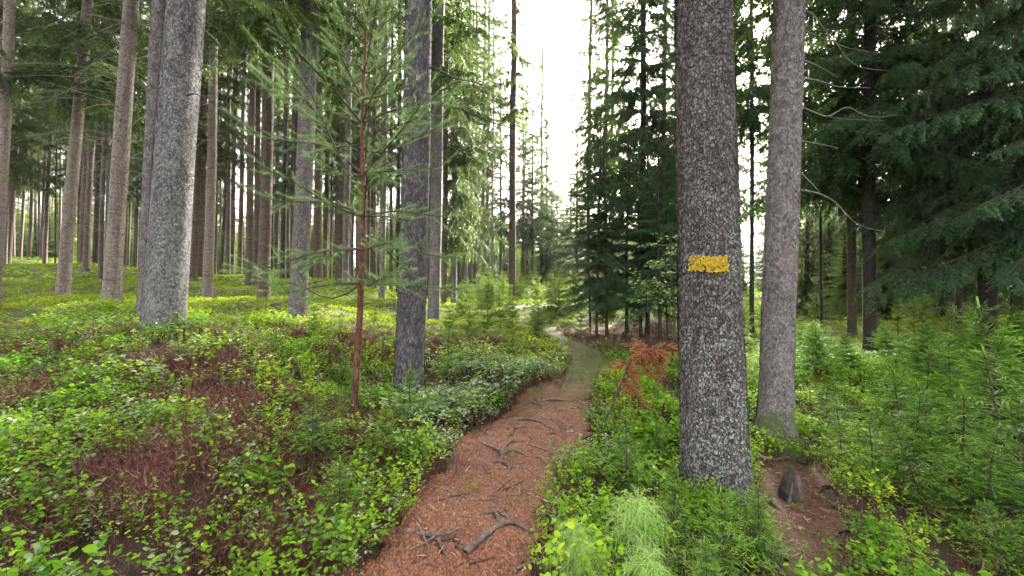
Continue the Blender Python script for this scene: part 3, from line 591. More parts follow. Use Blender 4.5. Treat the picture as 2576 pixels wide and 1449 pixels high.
rs = [(2530,3.5,1.35),(2290,3.9,.95),(2110,4.6,.9),(2410,3.1,.95),(2200,3.2,.72),(2330,2.75,.72),(2480,2.5,.80),(2590,2.3,.85),(2560,4.6,1.2),(2400,4.6,1.05),(2230,5.2,1.0),(2060,6.2,1.0),(2150,6.4,1.1),(2330,6.4,1.1),(2480,6.2,1.3),
      (2050,3.9,.55),(2120,3.5,.62),(2640,3.2,1.2),(2040,8,1.2),(2250,8,1.2),(2430,8,1.3),(2100,9,1.1),(2560,8,1.4),(2680,5,1.3),(2250,2.9,.5),(2540,2.05,.5),(2380,5.4,.9),(2130,4.1,.75),(2350,3.6,.85),(2460,3.9,1.0),(2180,3.8,.7),(2270,3.4,.8),(2560,2.9,.95),(2420,2.6,.65),(2500,4.2,1.1),(2080,4.6,.7),(2320,4.4,.95)]
rl = ['with upright leader standing tallest at the right edge','with spreading tips in the middle of the right thicket','close right of the pinkish trunk','in the front row of the right thicket','low at the front of the right thicket']
for k, (px, d, h) in enumerate(rs):
    where = 'at the right edge' if px > 2470 else 'in the middle of the right thicket' if px > 2260 else 'next to the pinkish grey trunk'
    dep = 'front' if d < 3.4 else 'middle' if d < 6 else 'rear'
    place_sap(S_near[k % 4] if d < 5.5 else S_midg[k % 3], px, d, h*rng.uniform(.66, .92)*(1.25 if px > 2500 else 1), f'{"tall" if h > 1.15 else "low" if h < .75 else "bushy"} green spruce sapling in the {dep} row {where}', 'spruce saplings in the right thicket', rng.uniform(1.2, 1.65), 1.0 if d < 5.5 else 1.4, (rng.normal(0, .12), rng.normal(0, .12)))
for k in range(84):
    d = rng.uniform(7.5, 24)**1.0; px = rng.uniform(1120, 1470) if k < 46 else rng.uniform(1440, 1760)
    if k >= 46: d = rng.uniform(15, 26)
    if d < 9.5 and px > 1340: d += 4
    h = rng.uniform(.7, 1.5)*(1 if d < 14 else 1.35)
    place_sap(S_mid[k % 4], px, d, h, f'{"small" if h < 1.0 else "waist high" if h < 1.4 else "man high"} yellow green spruce sapling {"behind the dark young spruces" if k >= 46 else "in the sunny clearing left of the path" if px < 1300 else "in the sunny clearing beyond the path"}', 'saplings in the sunny clearing', 1.15, 1.4)
for k in range(34):
    px = rng.uniform(1850, 2750); d = rng.uniform(9, 24); h = rng.uniform(.7, 1.6)
    place_sap(S_mid[k % 4], px, d, h, f'{"small" if h < 1.1 else "taller"} yellow green spruce sapling on the bright meadow at right', 'saplings on the bright meadow', 1.1, 1.4)
for k, (px, d, h) in enumerate([(790,6.4,.7),(700,5.2,.5),(1125,5.6,.8),(940,8,.5),(1150,4.4,.45),(600,8.6,.4),(870,5.5,.6),(1000,9,.6),(1180,7.5,.9),(1290,7.8,.7),(1350,9.4,.7)]):
    place_sap(S_mid[k % 4] if d > 6 else S_near[k % 4], px, d, h, ['spruce seedling on the bank left of the pine','seedling among the red heather','sapling between the dark trunk and the pale bilberries','seedling behind the pine','seedling right at the foot of the dark trunk','seedling in the yellow moss','seedling beside the pine stem','seedling in the shade behind the pine','sapling at the rear of the pale bilberries','sapling above the pale bilberries near the path','sapling where the path disappears'][k]+' with thin green twigs', 'scattered seedlings on the left bank', .9, 1.4 if d > 6 else 1.0)

# ------------------------------------------------------------------ young pine
def shootT(L=.22, n=140, nl=.052, w=.0025):
    s = rng.random(n)**.8; phi = rng.uniform(0, 6.28, n); ang = R(38)-R(12)*s+rng.normal(0, .14, n)
    d = np.stack([np.cos(ang), np.sin(ang)*np.cos(phi), np.sin(ang)*np.sin(phi)], 1); b = np.stack([s*L, 0*s, 0*s], 1)
    wd = unit(np.cross(d, rng.normal(0, 1, (n, 3))))*w/2; l = nl*rng.uniform(.7, 1.1, n)[:, None]
    v = np.stack([b-wd, b+wd, b+d*l-np.array((0, 0, .006))], 1).reshape(-1, 3); a = Acc()
    a.add(v, np.arange(3*n).reshape(-1, 3), 0, np.repeat(np.clip(.45+.25*s+rng.normal(0, .15, n), 0, 1), 3))
    a.add([(0,-.0022,0),(0,.0022,0),(L,0,0),(0,0,-.0022),(0,0,.0022),(L,0,0)], [(0,1,2),(3,4,5)], 1); return a.T()
shoots = [shootT(), shootT(.16, 90, .042), shootT(.28, 140, .05)]
pb = P(888, 3.4); PN = empty('young_pine', pb, 'young pine with thin red brown stem and wide whorls of soft grey green needles', 'tree')
def zpx(py, d): return EYE-(py-CY)/F*d
stem = [(888,1110),(893,1000),(899,900),(905,800),(908,700),(912,600),(914,500),(912,400),(911,310),(915,200),(919,100),(921,0),(924,-90)]
sp3 = [((a-CX)/F*3.4-pb.x, 0.0, zpx(b, 3.4)-pb.z) for a, b in stem]; sp3[0] = (0, 0, -.1)
a = Acc(); pts = spline(sp3, 5); tube(a, pts, np.interp(np.linspace(0, 1, len(pts)), [0, .05, .55, .8, 1], [.034, .029, .021, .012, .006]), 12, jit=.12); a.build('trunk', [B_pine], PN, True)
def stem_at(z):
    zz = pts[:, 2]; return np.array((np.interp(z, zz, pts[:, 0]), np.interp(z, zz, pts[:, 1]), z))
whorls = [(714,.80,.00,6,.35),(628,.92,.05,6,.4),(545,.88,.16,6,.3),(441,.85,.28,6,.15),(378,.80,.36,6,.1),(312,.85,.42,6,.1),(250,.55,.5,5,.1),(185,.60,.6,5,.05),(115,.50,.75,5,0),(40,.42,.9,5,0),(-30,.3,1.0,5,0)]
for wi, (py, L, el, nb, droop) in enumerate(whorls):
    o = stem_at(zpx(py, 3.4)-pb.z); th0 = [0, .25, .1, .5, .3, .15, .8, .3, .1, .6, .2][wi]
    for b in range(nb):
        th = th0+b*6.283/nb+rng.normal(0, .15); l = L*rng.uniform(.75, 1.1); s = np.linspace(0, 1, 7); up = rng.normal(0, .05)
        e = el+rng.normal(0, .08)
        ax = np.stack([np.cos(th)*s*l*math.cos(e), np.sin(th)*s*l*math.cos(e), l*(np.sin(e)*s+(.22-droop)*s**2*.6+up*np.sin(s*5))], 1)+o
        ac = Acc(); tube(ac, ax, np.linspace(.009 if py > 200 else .006, .003, 7), 5)
        v, f, m, t = ac.T(); ac = Acc(); ac.add(v, f, 1, t)
        dirs = unit(np.gradient(ax, axis=0))
        # side shoots on the outer part, in pairs
        ns = int(9+13*l*rng.uniform(.7, 1.1)); ps = []; ds = []; sz = []
        for q in range(ns):
            u = .30+.67*q/max(1, ns-1); i0 = u*6; i_ = int(min(5, i0)); fr = i0-i_
            p = ax[i_]*(1-fr)+ax[i_+1]*fr; dd = dirs[i_]
            sd = np.cross(dd, (0, 0, 1)); sd = sd/np.linalg.norm(sd)*rng.choice((-1, 1))+np.array((0, 0, rng.normal(0, .55)))
            ps.append(p); ds.append(dd*.8+sd*rng.uniform(.5, .9)+np.array((0, 0, rng.uniform(-.15, .4)))); sz.append(rng.uniform(.45, .95)*(.6+.5*l))
        ps.append(ax[-1]-dirs[-1]*.04); ds.append(dirs[-1]+np.array((0, 0, .3))); sz.append(1.1)
        ps = np.array(ps); ds = np.array(ds); sz = np.array(sz); q = rng.integers(0, 3, len(ps))
        for k in range(3):
            mk = q == k
            if mk.any(): ac.addT(shoots[k], ps[mk], frames(ds[mk], scale=sz[mk]), rng.normal(0, .08, mk.sum()))
        ac.build('branch', [N_pine, W_twig], PN)
ac = Acc(); top = pts[-1]; ac.addT(shoots[2], np.array([top-(0, 0, .25), top-(0, 0, .05), top-(0, 0, .5)]), frames(np.array([[.02, 0, 1], [0, .02, 1], [.02, 0, 1.]]), scale=[1.2, 1.2, 1.3])); ac.build('leader', [N_pine, W_twig], PN)

# ------------------------------------------------------------------ bare branches of the near trunks
def limb(root, pix, d, r0, mat=W_dark, name='dead_branch', dd=0.0, sub=()):
    inv = root_inv(root)
    p3 = [Vector(((x-CX)/F*(d+dd*i), d+dd*i, zpx(y, d+dd*i))) for i, (x, y) in enumerate(pix)]
    l3 = [inv @ q for q in p3]; a = Acc(); sp = spline([tuple(q) for q in l3], 5)
    tube(a, sp, np.linspace(r0, r0*.25, len(sp)), 6, jit=.25)
    for su in sub:
        q3 = [inv @ Vector(((x-CX)/F*d, d, zpx(y, d))) for x, y in su]; sq = spline([tuple(q) for q in q3], 4); tube(a, sq, np.linspace(r0*.5, r0*.15, len(sq)), 5)
    return a.build(name, [mat], root, True)
def root_inv(r):
    return (Matrix.Translation(r.location) @ r.rotation_euler.to_matrix().to_4x4()).inverted()
limb(TJ, [(1078,166),(1112,180),(1140,196),(1180,204),(1212,213)], 5, .016, W_dark)
limb(TJ, [(1072,240),(1110,228),(1150,208),(1197,198)], 5, .013, W_dark)
limb(TJ, [(1022,66),(1000,60),(972,58)], 5, .010, W_dark)
limb(TJ, [(1068,250),(1120,262),(1180,283),(1230,305),(1285,322),(1330,335),(1365,358),(1405,361)], 5, .013, W_dark, sub=[[(1150,272),(1175,272),(1190,278)], [(1330,335),(1335,345),(1350,350)]])
for pix, sub in [([(2016,28),(2045,36),(2075,75),(2105,110),(2135,150),(2170,170),(2230,178)], [[(2105,110),(2140,122),(2220,135)]]), ([(2016,75),(2050,88),(2100,110)], []), ([(2015,150),(2040,158),(2070,172),(2110,196)], []),
                 ([(2015,195),(2060,203),(2110,218),(2190,221)], []), ([(2015,268),(2050,283),(2085,292),(2130,270),(2170,288),(2210,295),(2255,288)], [[(2085,292),(2120,299),(2225,303)]]),
                 ([(2016,355),(2060,362),(2110,372)], []), ([(2014,478),(2060,487),(2100,508),(2130,540),(2165,568),(2225,583)], [[(2105,512),(2108,550),(2113,580)]]), ([(2014,435),(2050,470),(2066,490)], [])]:
    limb(T2, pix, 4.0, .0075, W_dead, dd=.05, sub=sub)
limb(TF, [(470,240),(488,236),(500,240)], 4.35, .012, W_dark, 'branch_stub'); limb(TF, [(396,424),(408,416),(424,421)], 4.3, .015, W_dead, 'branch_stub')
limb(TF, [(505,68),(530,88),(556,118)], 4.6, .007, W_dead); limb(TF, [(372,172),(390,176),(415,168)], 4.6, .008, W_dark)

# painted stripe on the massive trunk: flakes of paint that follow the bark
def paint(root, x0, x1, y0, y1, d, Rr, mat, name, ragged=.3, n=26, m=9, lift=.006):
    inv = root_inv(root); a = Acc(); cxp = inv.inverted() @ Vector((0, 0, zpx((y0+y1)/2, d)-root.location.z))
    xs = np.linspace(x0, x1, n); ys = np.linspace(y0, y1, m); v = []
    dc = cxp.y
    for _ in range(int(n*m*4)):
        qx = rng.uniform(x0, x1); qy = rng.uniform(y0, y1); ed = min((qx-x0)/(x1-x0), (x1-qx)/(x1-x0), 1.0*(qy-y0)/(y1-y0), (y1-qy)/(y1-y0))
        if rng.random() > .12+ed*7*(1-ragged) or fbm(qx*.16, qy*.2, 17) < .43: continue
        u = (qx-CX)/F; A = 1+u*u; Bq = -2*(cxp.x*u+dc); Cq = cxp.x**2+dc*dc-(Rr+lift)**2; t = (-Bq-math.sqrt(max(0, Bq*Bq-4*A*Cq)))/(2*A)
        c = Vector((u*t, t, zpx(qy, t))); nr = (c-Vector((cxp.x, dc, c.z))).normalized(); tg = Vector((0, 0, 1)).cross(nr); up = Vector((0, 0, 1))
        sz = rng.uniform(.004, .010); tl = rng.uniform(0, .5); kk = rng.integers(5, 8); vv = []
        for e in range(kk):
            an = e*6.283/kk+rng.uniform(0, .7); rr = sz*rng.uniform(.6, 1.2); w_ = math.sin(an)*rr
            vv.append(tuple(inv @ (c+tg*math.cos(an)*rr+up*w_-nr*(w_*tl)+nr*rng.uniform(0, .004))))
        a.add(vv, [(0, e, e+1) for e in range(1, kk-1)])
    return a.build(name, [mat], root)
paint(T1, 1733, 1836, 643, 684, 3.0, .2395, M_yellow, 'paint_stripe', .35, 40, 14)
M_redp = plain('faded_red_paint', (.25,.12,.11), (.50,.17,.14), 45, .7, 1.0)

# ------------------------------------------------------------------ dead orange sapling and broadleaf sapling
r = empty('dead_sapling', G(1500, 1135), 'leaning dead sapling with orange needles right of the path', 'sapling')
b0 = r.location; dz = b0.y
px3 = lambda x, y, d: np.array(((x-CX)/F*d-b0.x, d-b0.y, zpx(y, d)-b0.z))
main = [px3(1500,1135,dz), px3(1506,1090,dz+.1), px3(1540,1020,dz+.2), px3(1565,960,dz+.3), px3(1590,905,dz+.4), px3(1640,880,dz+.5), px3(1690,860,dz+.6)]
a = Acc(); q = spline(main, 5); tube(a, q, np.linspace(.014, .003, len(q)), 7, jit=.3); a.build('stem', [W_dark], r, True)
a = Acc(); NO = 30; i_ = np.linspace(int(len(q)*.5), len(q)-2, NO).astype(int); ps = q[i_]; dr = np.stack([rng.normal(.15, .8, NO), rng.normal(0, .6, NO), rng.normal(-.25, .35, NO)], 1)
a.addT(sprM[0], ps, frames(dr, scale=rng.uniform(.4, 1.0, NO)), rng.normal(.1, .1, NO)); a.build('foliage', [N_orange, W_twig], r)
a = Acc()
lf = lambda: None
def leafT(L=.02, wd=.012, fold=.25, hi=True):
    b = (0,0,0); l1 = (.32*L, wd*.5, fold*wd*.4); l2 = (.72*L, wd*.42, fold*wd*.35); tp = (L, 0, -.08*L); r1 = (.32*L, -wd*.5, fold*wd*.4); r2 = (.72*L, -wd*.42, fold*wd*.35)
    v = np.array([b, l1, l2, tp, r2, r1], np.float32)
    if hi: return (v, np.array([(0,1,2),(0,2,3),(0,3,4),(0,4,5)]), np.zeros(4, int), np.zeros(6, np.float32)+.5)
    return (np.array([b, (.5*L, wd*.55, fold*wd*.4), tp, (.5*L, -wd*.55, fold*wd*.4)], np.float32), np.array([(0,1,2),(0,2,3)]), np.zeros(2, int), np.zeros(4, np.float32)+.5)
def broadleaf(px, d, Hh, label, leaves=420, fr=.35):
    p = P(px, d); r = empty('broadleaf_sapling', p, label, 'sapling'); a = Acc(); q = spline([(0,0,0),(.05,0,Hh*.35),(-.02,.03,Hh*.7),(.03,0,Hh)], 5); tube(a, q, np.linspace(.016, .003, len(q)), 6)
    lf_ = leafT(.075, .055, .2); ps = []; ds = []
    for k in range(16):
        t = rng.uniform(fr, 1); o = q[int(t*(len(q)-1))]; th = rng.uniform(0, 6.28); l = rng.uniform(.35, .8)*(1.2-t*.6); s = np.linspace(0, 1, 6)
        bp = np.stack([np.cos(th)*s*l, np.sin(th)*s*l, .1*l*s-.1*l*s*s], 1)+o; tube(a, bp, np.linspace(.006, .002, 6), 4)
        for _ in range(leaves//16):
            u = rng.uniform(.25, 1); ps.append(o+(bp[-1]-o)*u+rng.normal(0, .04, 3)); ds.append((np.cos(th)+rng.normal(0, .7), np.sin(th)+rng.normal(0, .7), rng.normal(-.15, .2)))
    a.build('stem', [W_twig], r, True); b = Acc(); n = len(ps); b.addT(lf_, np.array(ps), frames(np.array(ds), roll=rng.normal(0, .35, n), scale=rng.uniform(.6, 1.1, n)), rng.uniform(-.3, .45, n)); b.build('foliage', [L_beech], r)
broadleaf(1690, 7.2, 2.7, 'slim broadleaf sapling with bright leaves left of the massive trunk', 300, .42)
broadleaf(1630, 8.0, 1.9, 'broadleaf sapling with pale shining leaves under the dark young spruces', 260, .6)

# ------------------------------------------------------------------ horsetails
def horsetail(Hh=.34, L=.17, nb=11, seed=0):
    a = Acc(); tube(a, [(0,0,-.02),(.01,0,Hh*.5),(.015,0,Hh)], [.003, .0022, .001], 5)
    def ribs(O, Dx, ln, up, dn, w, seg, tt):
        n = len(O); s = np.linspace(0, 1, seg+1); P_ = O[:, None]+Dx[:, None]*(s[None, :, None]*ln[:, None, None])
        P_[..., 2] += (up[:, None]*s-dn[:, None]*s**2)*ln[:, None]
        sd = unit(np.cross(Dx, (0, 0, 1.)))[:, None]*(w*(1-.6*s))[None, :, None]/2
        V = np.stack([P_-sd, P_+sd], 2).reshape(-1, 3); base = (np.arange(n)*(seg+1)*2)[:, None]; k = np.arange(seg)[None]*2
        a.add(V, np.stack([base+k, base+k+1, base+k+3, base+k+2], 2).reshape(-1, 4), 0, np.repeat(tt, (seg+1)*2)); return P_
    for h in np.arange(Hh*.30, Hh, .030):
        f = (h-Hh*.3)/(Hh*.7); ll = L*(1.0-.55*f**2.5)
        th = rng.uniform(0, 6.28)+np.arange(nb)*6.283/nb+rng.normal(0, .12, nb); D_ = np.stack([np.cos(th), np.sin(th), 0*th], 1); O = np.tile((.01, 0, h), (nb, 1))
        P_ = ribs(O, D_, ll*rng.uniform(.7, 1.1, nb), rng.uniform(.35, .75, nb), rng.uniform(.5, 1.15, nb), .0030, 6, rng.uniform(.3, .8, nb))
        for s_ in (1, 2, 3, 4, 5):
            for sgn in (-1, 1):
                t2 = th+sgn*rng.uniform(.5, 1.0, nb); D2 = np.stack([np.cos(t2), np.sin(t2), 0*t2], 1)
                ribs(P_[:, s_], D2, .055*rng.uniform(.6, 1.2, nb), rng.uniform(-.2, .5, nb), rng.uniform(.4, 1.2, nb), .0021, 3, rng.uniform(.4, 1, nb))
    return a
HTm = [horsetail().mesh('stem', [L_tail]), horsetail(.36, .18, 12).mesh('stem', [L_tail])]
for k, (px, d, s, lb) in enumerate([(1435,1.95,.95,'feathery pale green horsetail leaning over the path edge'),(1602,1.98,1.2,'tallest feathery horsetail in front of the massive trunk'),(1640,1.72,1.0,'feathery horsetail at the bottom edge below the tallest one'),(1480,1.80,.85,'low feathery horsetail right beside the path edge one')]):
    o = link('horsetail', HTm[k % 2]); o.location = P(px, d); o.scale = (s*1.0, s*1.0, s*1.0); o.rotation_euler = (rng.normal(0, .1), rng.normal(0, .1), k*1.7); tag(o, lb, 'horsetail', 'feathery horsetails at the bottom')

# ------------------------------------------------------------------ ground cover
def sprigT(Hh=.26, nl=20, L=.022, wd=.013, hi=True, spread=.09, stem=True, br=4, seed=0):
    a = Acc(); ps = []; ds = []; tips = []
    for k in range(br):
        th = rng.uniform(0, 6.28); e = np.array((np.cos(th)*spread*rng.uniform(.3, 1.2), np.sin(th)*spread*rng.uniform(.3, 1.2), Hh*rng.uniform(.7, 1.05)))
        mid = e*np.array((.35, .35, .55))
        if stem:
            w_ = .0012*(L/.022); a.add([(-w_,0,0),(w_,0,0),tuple(mid+(w_,0,0)),tuple(mid-(w_,0,0)),tuple(e)], [(0,1,2),(0,2,3),(3,2,4)], 1)
        for q in range(nl//br):
            u = rng.uniform(.15, 1.02); p = mid+(e-mid)*u; ps.append(p); t2 = rng.uniform(0, 6.28); ds.append((np.cos(t2), np.sin(t2), rng.normal(.15, .3)))
    n = len(ps); a.addT(leafT(L, wd, .3, hi), np.array(ps), frames(np.array(ds), roll=rng.normal(0, .4, n), scale=rng.uniform(.7, 1.15, n)), rng.normal(0, .12, n))
    return a.T()
def stalkT(Hh=.22, n=12, w=.0022, spread=.05, curve=.55, br=0):
    a = Acc(); th = rng.uniform(0, 6.28, n); r0 = rng.uniform(0, spread, n); hh = Hh*rng.uniform(.5, 1.1, n)
    b = np.stack([np.cos(th)*r0, np.sin(th)*r0, 0*th], 1); d = np.stack([np.cos(th+rng.normal(0, 1, n))*curve, np.sin(th+rng.normal(0, 1, n))*curve, np.ones(n)], 1)*hh[:, None]
    q = rng.uniform(0, 3.14, n); sd = np.stack([np.cos(q), np.sin(q), 0*q], 1)*w/2; mid = b+d*.5+rng.normal(0, .01, (n, 3)); e = b+d
    v = np.stack([b-sd, b+sd, mid+sd*.8, mid-sd*.8, e], 1).reshape(-1, 3); f = np.arange(n)[:, None]*5
    a.add(v, np.concatenate([f+[[0,1,2]], f+[[0,2,3]], f+[[3,2,4]]]), 0, np.repeat(np.clip(rng.normal(.5, .2, n), 0, 1), 5))
    if br:
        k = n*br; q = np.repeat(np.arange(n), br); u = rng.uniform(.25, 1, k)[:, None]; o = b[q]+d[q]*u; e = o+rng.normal(0, .022, (k, 3))+(0, 0, .022); sd = rng.normal(0, w*.45, (k, 3))
        a.add(np.stack([o-sd, o+sd, e], 1).reshape(-1, 3), np.arange(3*k).reshape(-1, 3), 0, np.repeat(np.clip(rng.normal(.6, .25, k), 0, 1), 3))
    return a.T()
RED = [(480,955,200,42),(630,1055,240,62),(570,1180,230,80),(90,1005,130,32),(1075,915,70,28),(1225,865,60,20),(300,1270,230,80),(830,925,95,28),(730,860,60,14),(1000,1130,40,30),(1130,880,50,20),(760,1330,110,60),(60,1400,120,60)]
def ground_field(x, y):
    z = H(x, y); d = np.maximum(y, .3); px = CX+x/d*F; py = CY-(z-EYE)/d*F
    red = np.zeros_like(x)
    for a, b, rx, ry in RED: red = np.maximum(red, 1-((px-a)/rx)**2-((py-b)/ry)**2)
    red = np.clip(red*1.5, 0, 1)+np.clip(4.5*(fbm(x*1.5, y*1.5, 71)-.47), 0, 1)*(py > 850)*(py < 1500)*(px < 1000)
    jx = px+(fbm(x*6, y*6, 91)-.5)*70; jy = py+(fbm(x*6, y*6, 92)-.5)*40
    path = inpoly(jx, jy, PATH) | inpoly(jx, jy, BARE) | inpoly(px, py, DUFF)
    path &= vnoise(x*9, y*9, 93) < np.where(y < 5, .87, .8)-.12*(px > 1700)
    return z, px, py, red, path
def scatter_band(d0, d1, dens, seed):
    r_ = np.random.default_rng(seed); um = 1.5 if d1 < 10 else 1.4
    A = um*(d1**2-d0**2)+2*(d1-d0); n = int(A*dens); y = np.sqrt(r_.uniform(d0**2, d1**2, n)); x = r_.uniform(-1, 1, n)*(um*y+.6)
    return x, y
bil = {'g': Acc(), 'p': Acc(), 'y': Acc()}; redA = Acc()
def put(acc, T, x, y, z, s, dt, up=0.12):
    n = len(x); th = rng.uniform(0, 6.28, n); c, s_ = np.cos(th), np.sin(th); tx, ty = rng.normal(0, up, n), rng.normal(0, up, n)
    M_ = np.zeros((n, 3, 3)); M_[:,0,0] = c; M_[:,0,1] = -s_; M_[:,1,0] = s_; M_[:,1,1] = c; M_[:,2,2] = 1; M_[:,0,2] = tx; M_[:,1,2] = ty
    acc.addT(T, np.stack([x, y, z-.01], 1), M_*np.asarray(s).reshape(-1, 1, 1), dt)
bands = [(1.0, 3.3, 350, dict(Hh=.25, nl=20, L=.023, wd=.0145)), (3.3, 7, 180, dict(Hh=.24, nl=20, L=.035, wd=.022, hi=False)), (7, 16, 60, dict(Hh=.20, nl=14, L=.058, wd=.034, hi=False, spread=.16, stem=False)), (16, 60, 6, dict(Hh=.24, nl=14, L=.17, wd=.09, hi=False, spread=.5, stem=False))]
for bi, (d0, d1, dens, kw) in enumerate(bands):
    Ts = [sprigT(**kw) for _ in range(5)]; x, y = scatter_band(d0, d1, dens, 100+bi); z, px, py, red, path = ground_field(x, y)
    clump = fbm(x*1.7+30, y*1.7, 21); clump = clump+1.3*(fbm(x*4.5, y*4.5, 29)-.5)*np.clip(1.3-y/9, 0, 1); tclump = (fbm(x*5, y*5, 37)-.5)*.8; dn = np.clip(1.15-.84*np.clip(red*1.2, 0, 1)-1.2*np.clip(.42-clump, 0, 1)*3*(y < 8), .06, 1)
    keep = (rng.random(len(x)) < dn) & ~path
    hh = .35+1.25*np.clip(clump, 0, 1)+.15*(px > 1050)*(px < 1440)*(py > 850)
    nearp = inpoly(px+28, py, PATH) | inpoly(px-28, py, PATH) | inpoly(px+18, py-20, PATH) | inpoly(px+30, py, BARE) | inpoly(px-30, py, BARE); hh = hh*np.where(nearp, .78, 1)*np.where(inpoly(px, py, PATH) | inpoly(px, py, BARE), .35, 1)
    hh = np.where(y > 9, .6+.5*clump, hh); yel = (y > 6.5) & (px < 1120) | (y > 8.5)
    yfrac = np.clip((y-5.5)/3, 0, 1)
    pale = (px > 1000) & (px < 1450) & (y < 9) & (y > 3.0) & (rng.random(len(x)) < .8) | ((rng.random(len(x)) < .22) & (y < 8) & (x < 1))
    isy = (rng.random(len(x)) < yfrac*.85) & ~((px > 1450) & (y < 12))
    cls = np.where(isy, 2, np.where(pale, 1, 0)); tn = (fbm(x*.8, y*.8, 33)-.5)*.9
    tn = np.where(y > 12, tn-.15*(px < 900)*(y > 13), tn)  # leaf tint lowered far back left: shade of the stand put into colour
    for spx, sd, sh, swd, _l in near_saps+[(q[0], q[1], q[2], 1.2, '') for q in rs if q[1] < 4.7]+[(1435,1.95,.4,1,''),(1602,1.98,.5,1,''),(1640,1.72,.4,1,'')]:
        sx = (spx-CX)/F*sd; r2 = (x-sx)**2+(y-sd+.12)**2; keep &= ~((r2 < (.30*sh**.5)**2) & (np.random.default_rng(int(spx)).random(len(x)) < .5))
    for k, key in enumerate('gpy'):
        for q in range(5):
            m = keep & (cls == k) & (np.arange(len(x)) % 5 == q)
            if m.any(): put(bil[key], Ts[q], x[m], y[m], z[m], hh[m]*rng.uniform(.8, 1.15, m.sum()), rng.normal(0, .1, m.sum())+tn[m]*.8+tclump[m]-.07)
for key, mat, nm in (('g', L_bil, 'bilberry_undergrowth'), ('p', L_pale, 'pale_bilberry_undergrowth'), ('y', L_moss, 'mossy_undergrowth')):
    tag(bil[key].build(nm, [mat, L_red]), {'g': 'green bilberry leaves covering the forest floor', 'p': 'pale shining bilberry leaves covering the bank beside the path', 'y': 'yellow green low cover between the trunks'}[key], 'undergrowth', kind='stuff')
for bi, (d0, d1, dens, kw) in enumerate([(1.0, 3.3, 420, dict(Hh=.24, n=8, w=.0026, br=7, curve=.45)), (3.3, 8, 230, dict(Hh=.24, n=9, w=.0045, br=5, curve=.45)), (8, 14, 45, dict(Hh=.16, n=12, w=.010, spread=.1))]):
    Ts = [stalkT(**kw) for _ in range(4)]; x, y = scatter_band(d0, d1, dens, 200+bi); z, px, py, red, path = ground_field(x, y)
    dn = np.where(px < 1480, .08+1.7*np.clip(red, 0, 1), .06); duff = inpoly(px, py, DUFF); dn = np.where(duff, .8, dn); keep = (rng.random(len(x)) < dn) & (~path | duff)
    for q in range(4):
        m = keep & (np.arange(len(x)) % 4 == q); put(redA, Ts[q], x[m], y[m], z[m], rng.uniform(.6, 1.2, m.sum()), rng.normal(0, .12, m.sum()), .3)
tag(redA.build('dry_heather', [L_red]), 'red brown dry stems between the bilberries', 'undergrowth', kind='stuff')
gr = Acc(); Ts = [stalkT(.30, 16, .006, .06, .45), stalkT(.24, 16, .006, .08, .6)]
for px, py, n, sp in [(930,880,26,.5),(1150,880,20,.35),(1010,930,18,.35),(1500,960,70,.5),(1450,900,90,.6),(1470,930,70,.7),(1420,870,90,1.0),(1480,930,30,.5),(2020,980,30,.5),(2350,900,160,2.5),(2150,880,80,2.0),(1560,880,20,.4),(1660,800,80,2.0),(1400,790,90,2.5),(1200,800,60,2.0)]:
    c = G(px, py); x = c.x+rng.normal(0, sp, n); y = c.y+rng.normal(0, sp, n); put(gr, Ts[0], x, y, H(x, y), rng.uniform(.4, 1.0, n)*(.5 if 1400 < px < 1520 else 1), rng.normal(0, .15, n), .2)
tag(gr.build('grass', [L_grass]), 'tufts of yellow green grass along the path and on the meadow', 'grass', kind='stuff')
# needles, cone scales and twiglets lying on the path
lt = Acc(); n = 110000; y = np.sqrt(rng.uniform(1.2, 90, n)); x = rng.uniform(-1, 1, n)*(1.0*y); z, px, py, red, path = ground_field(x, y); k = path & (rng.random(len(y)) < np.clip(2.1-y*.3, 0, 1))
x, y, z = x[k], y[k], z[k]; n = len(x); L_ = rng.gamma(2, .009, n)*(1+.12*y); th = rng.uniform(0, 6.28, n); d = np.stack([np.cos(th), np.sin(th), rng.normal(.1, .2, n)], 1); w_ = np.stack([-np.sin(th), np.cos(th), rng.normal(0, .5, n)], 1)*rng.uniform(.0006, .0024, n)[:, None]*(1+.2*y)[:, None]
c = np.stack([x, y, z+.026], 1); lt.add(np.stack([c-w_, c+w_, c+d*L_[:, None]+w_*.5, c+d*L_[:, None]-w_*.5], 1).reshape(-1, 3), np.arange(4*n).reshape(-1, 4), 0, np.repeat(np.clip(rng.normal(.55, .25, n), 0, 1), 4))
tag(lt.build('fallen_needles', [L_litter]), 'rust coloured needles and scales strewn over the path', 'litter', kind='stuff')

# ------------------------------------------------------------------ roots and sticks on the path
def root_thing(pix, r0, label, name='tree_root', cat='root', mat=W_root, lift=.15, sub=(), arch=0.0, group='roots crossing the path', r1=None):
    g0 = G(*pix[0]); o = Acc()
    def run(pp, ra, rb):
        gs = [G(*p) for p in pp]; n = len(gs); l = []
        for k, q in enumerate(gs):
            t = k/max(1, n-1); l.append((q.x-g0.x, q.y-g0.y, q.z-g0.z+ra*(lift-.25)+arch*.6*math.sin(t*math.pi)+.012+rng.uniform(-.3, .4)*ra))
        s = spline(l, 5); tube(o, s, np.linspace(ra, rb, len(s))*(1+.15*np.sin(np.arange(len(s))*1.3)), 9, jit=.22, flat=.8)
    if group == 'roots crossing the path': cxm = sum(p[0] for p in pix)/len(pix); pix = [(cxm+(p[0]-cxm)*1.3, p[1]) for p in pix]; g0 = G(*pix[0])
    run(pix, r0, r1 or r0*.35)
    for su in sub: run(su, r0*.7, r0*.25)
    b = o.build(name, [mat], None, True); b.location = g0; tag(b, label, cat, group); return b
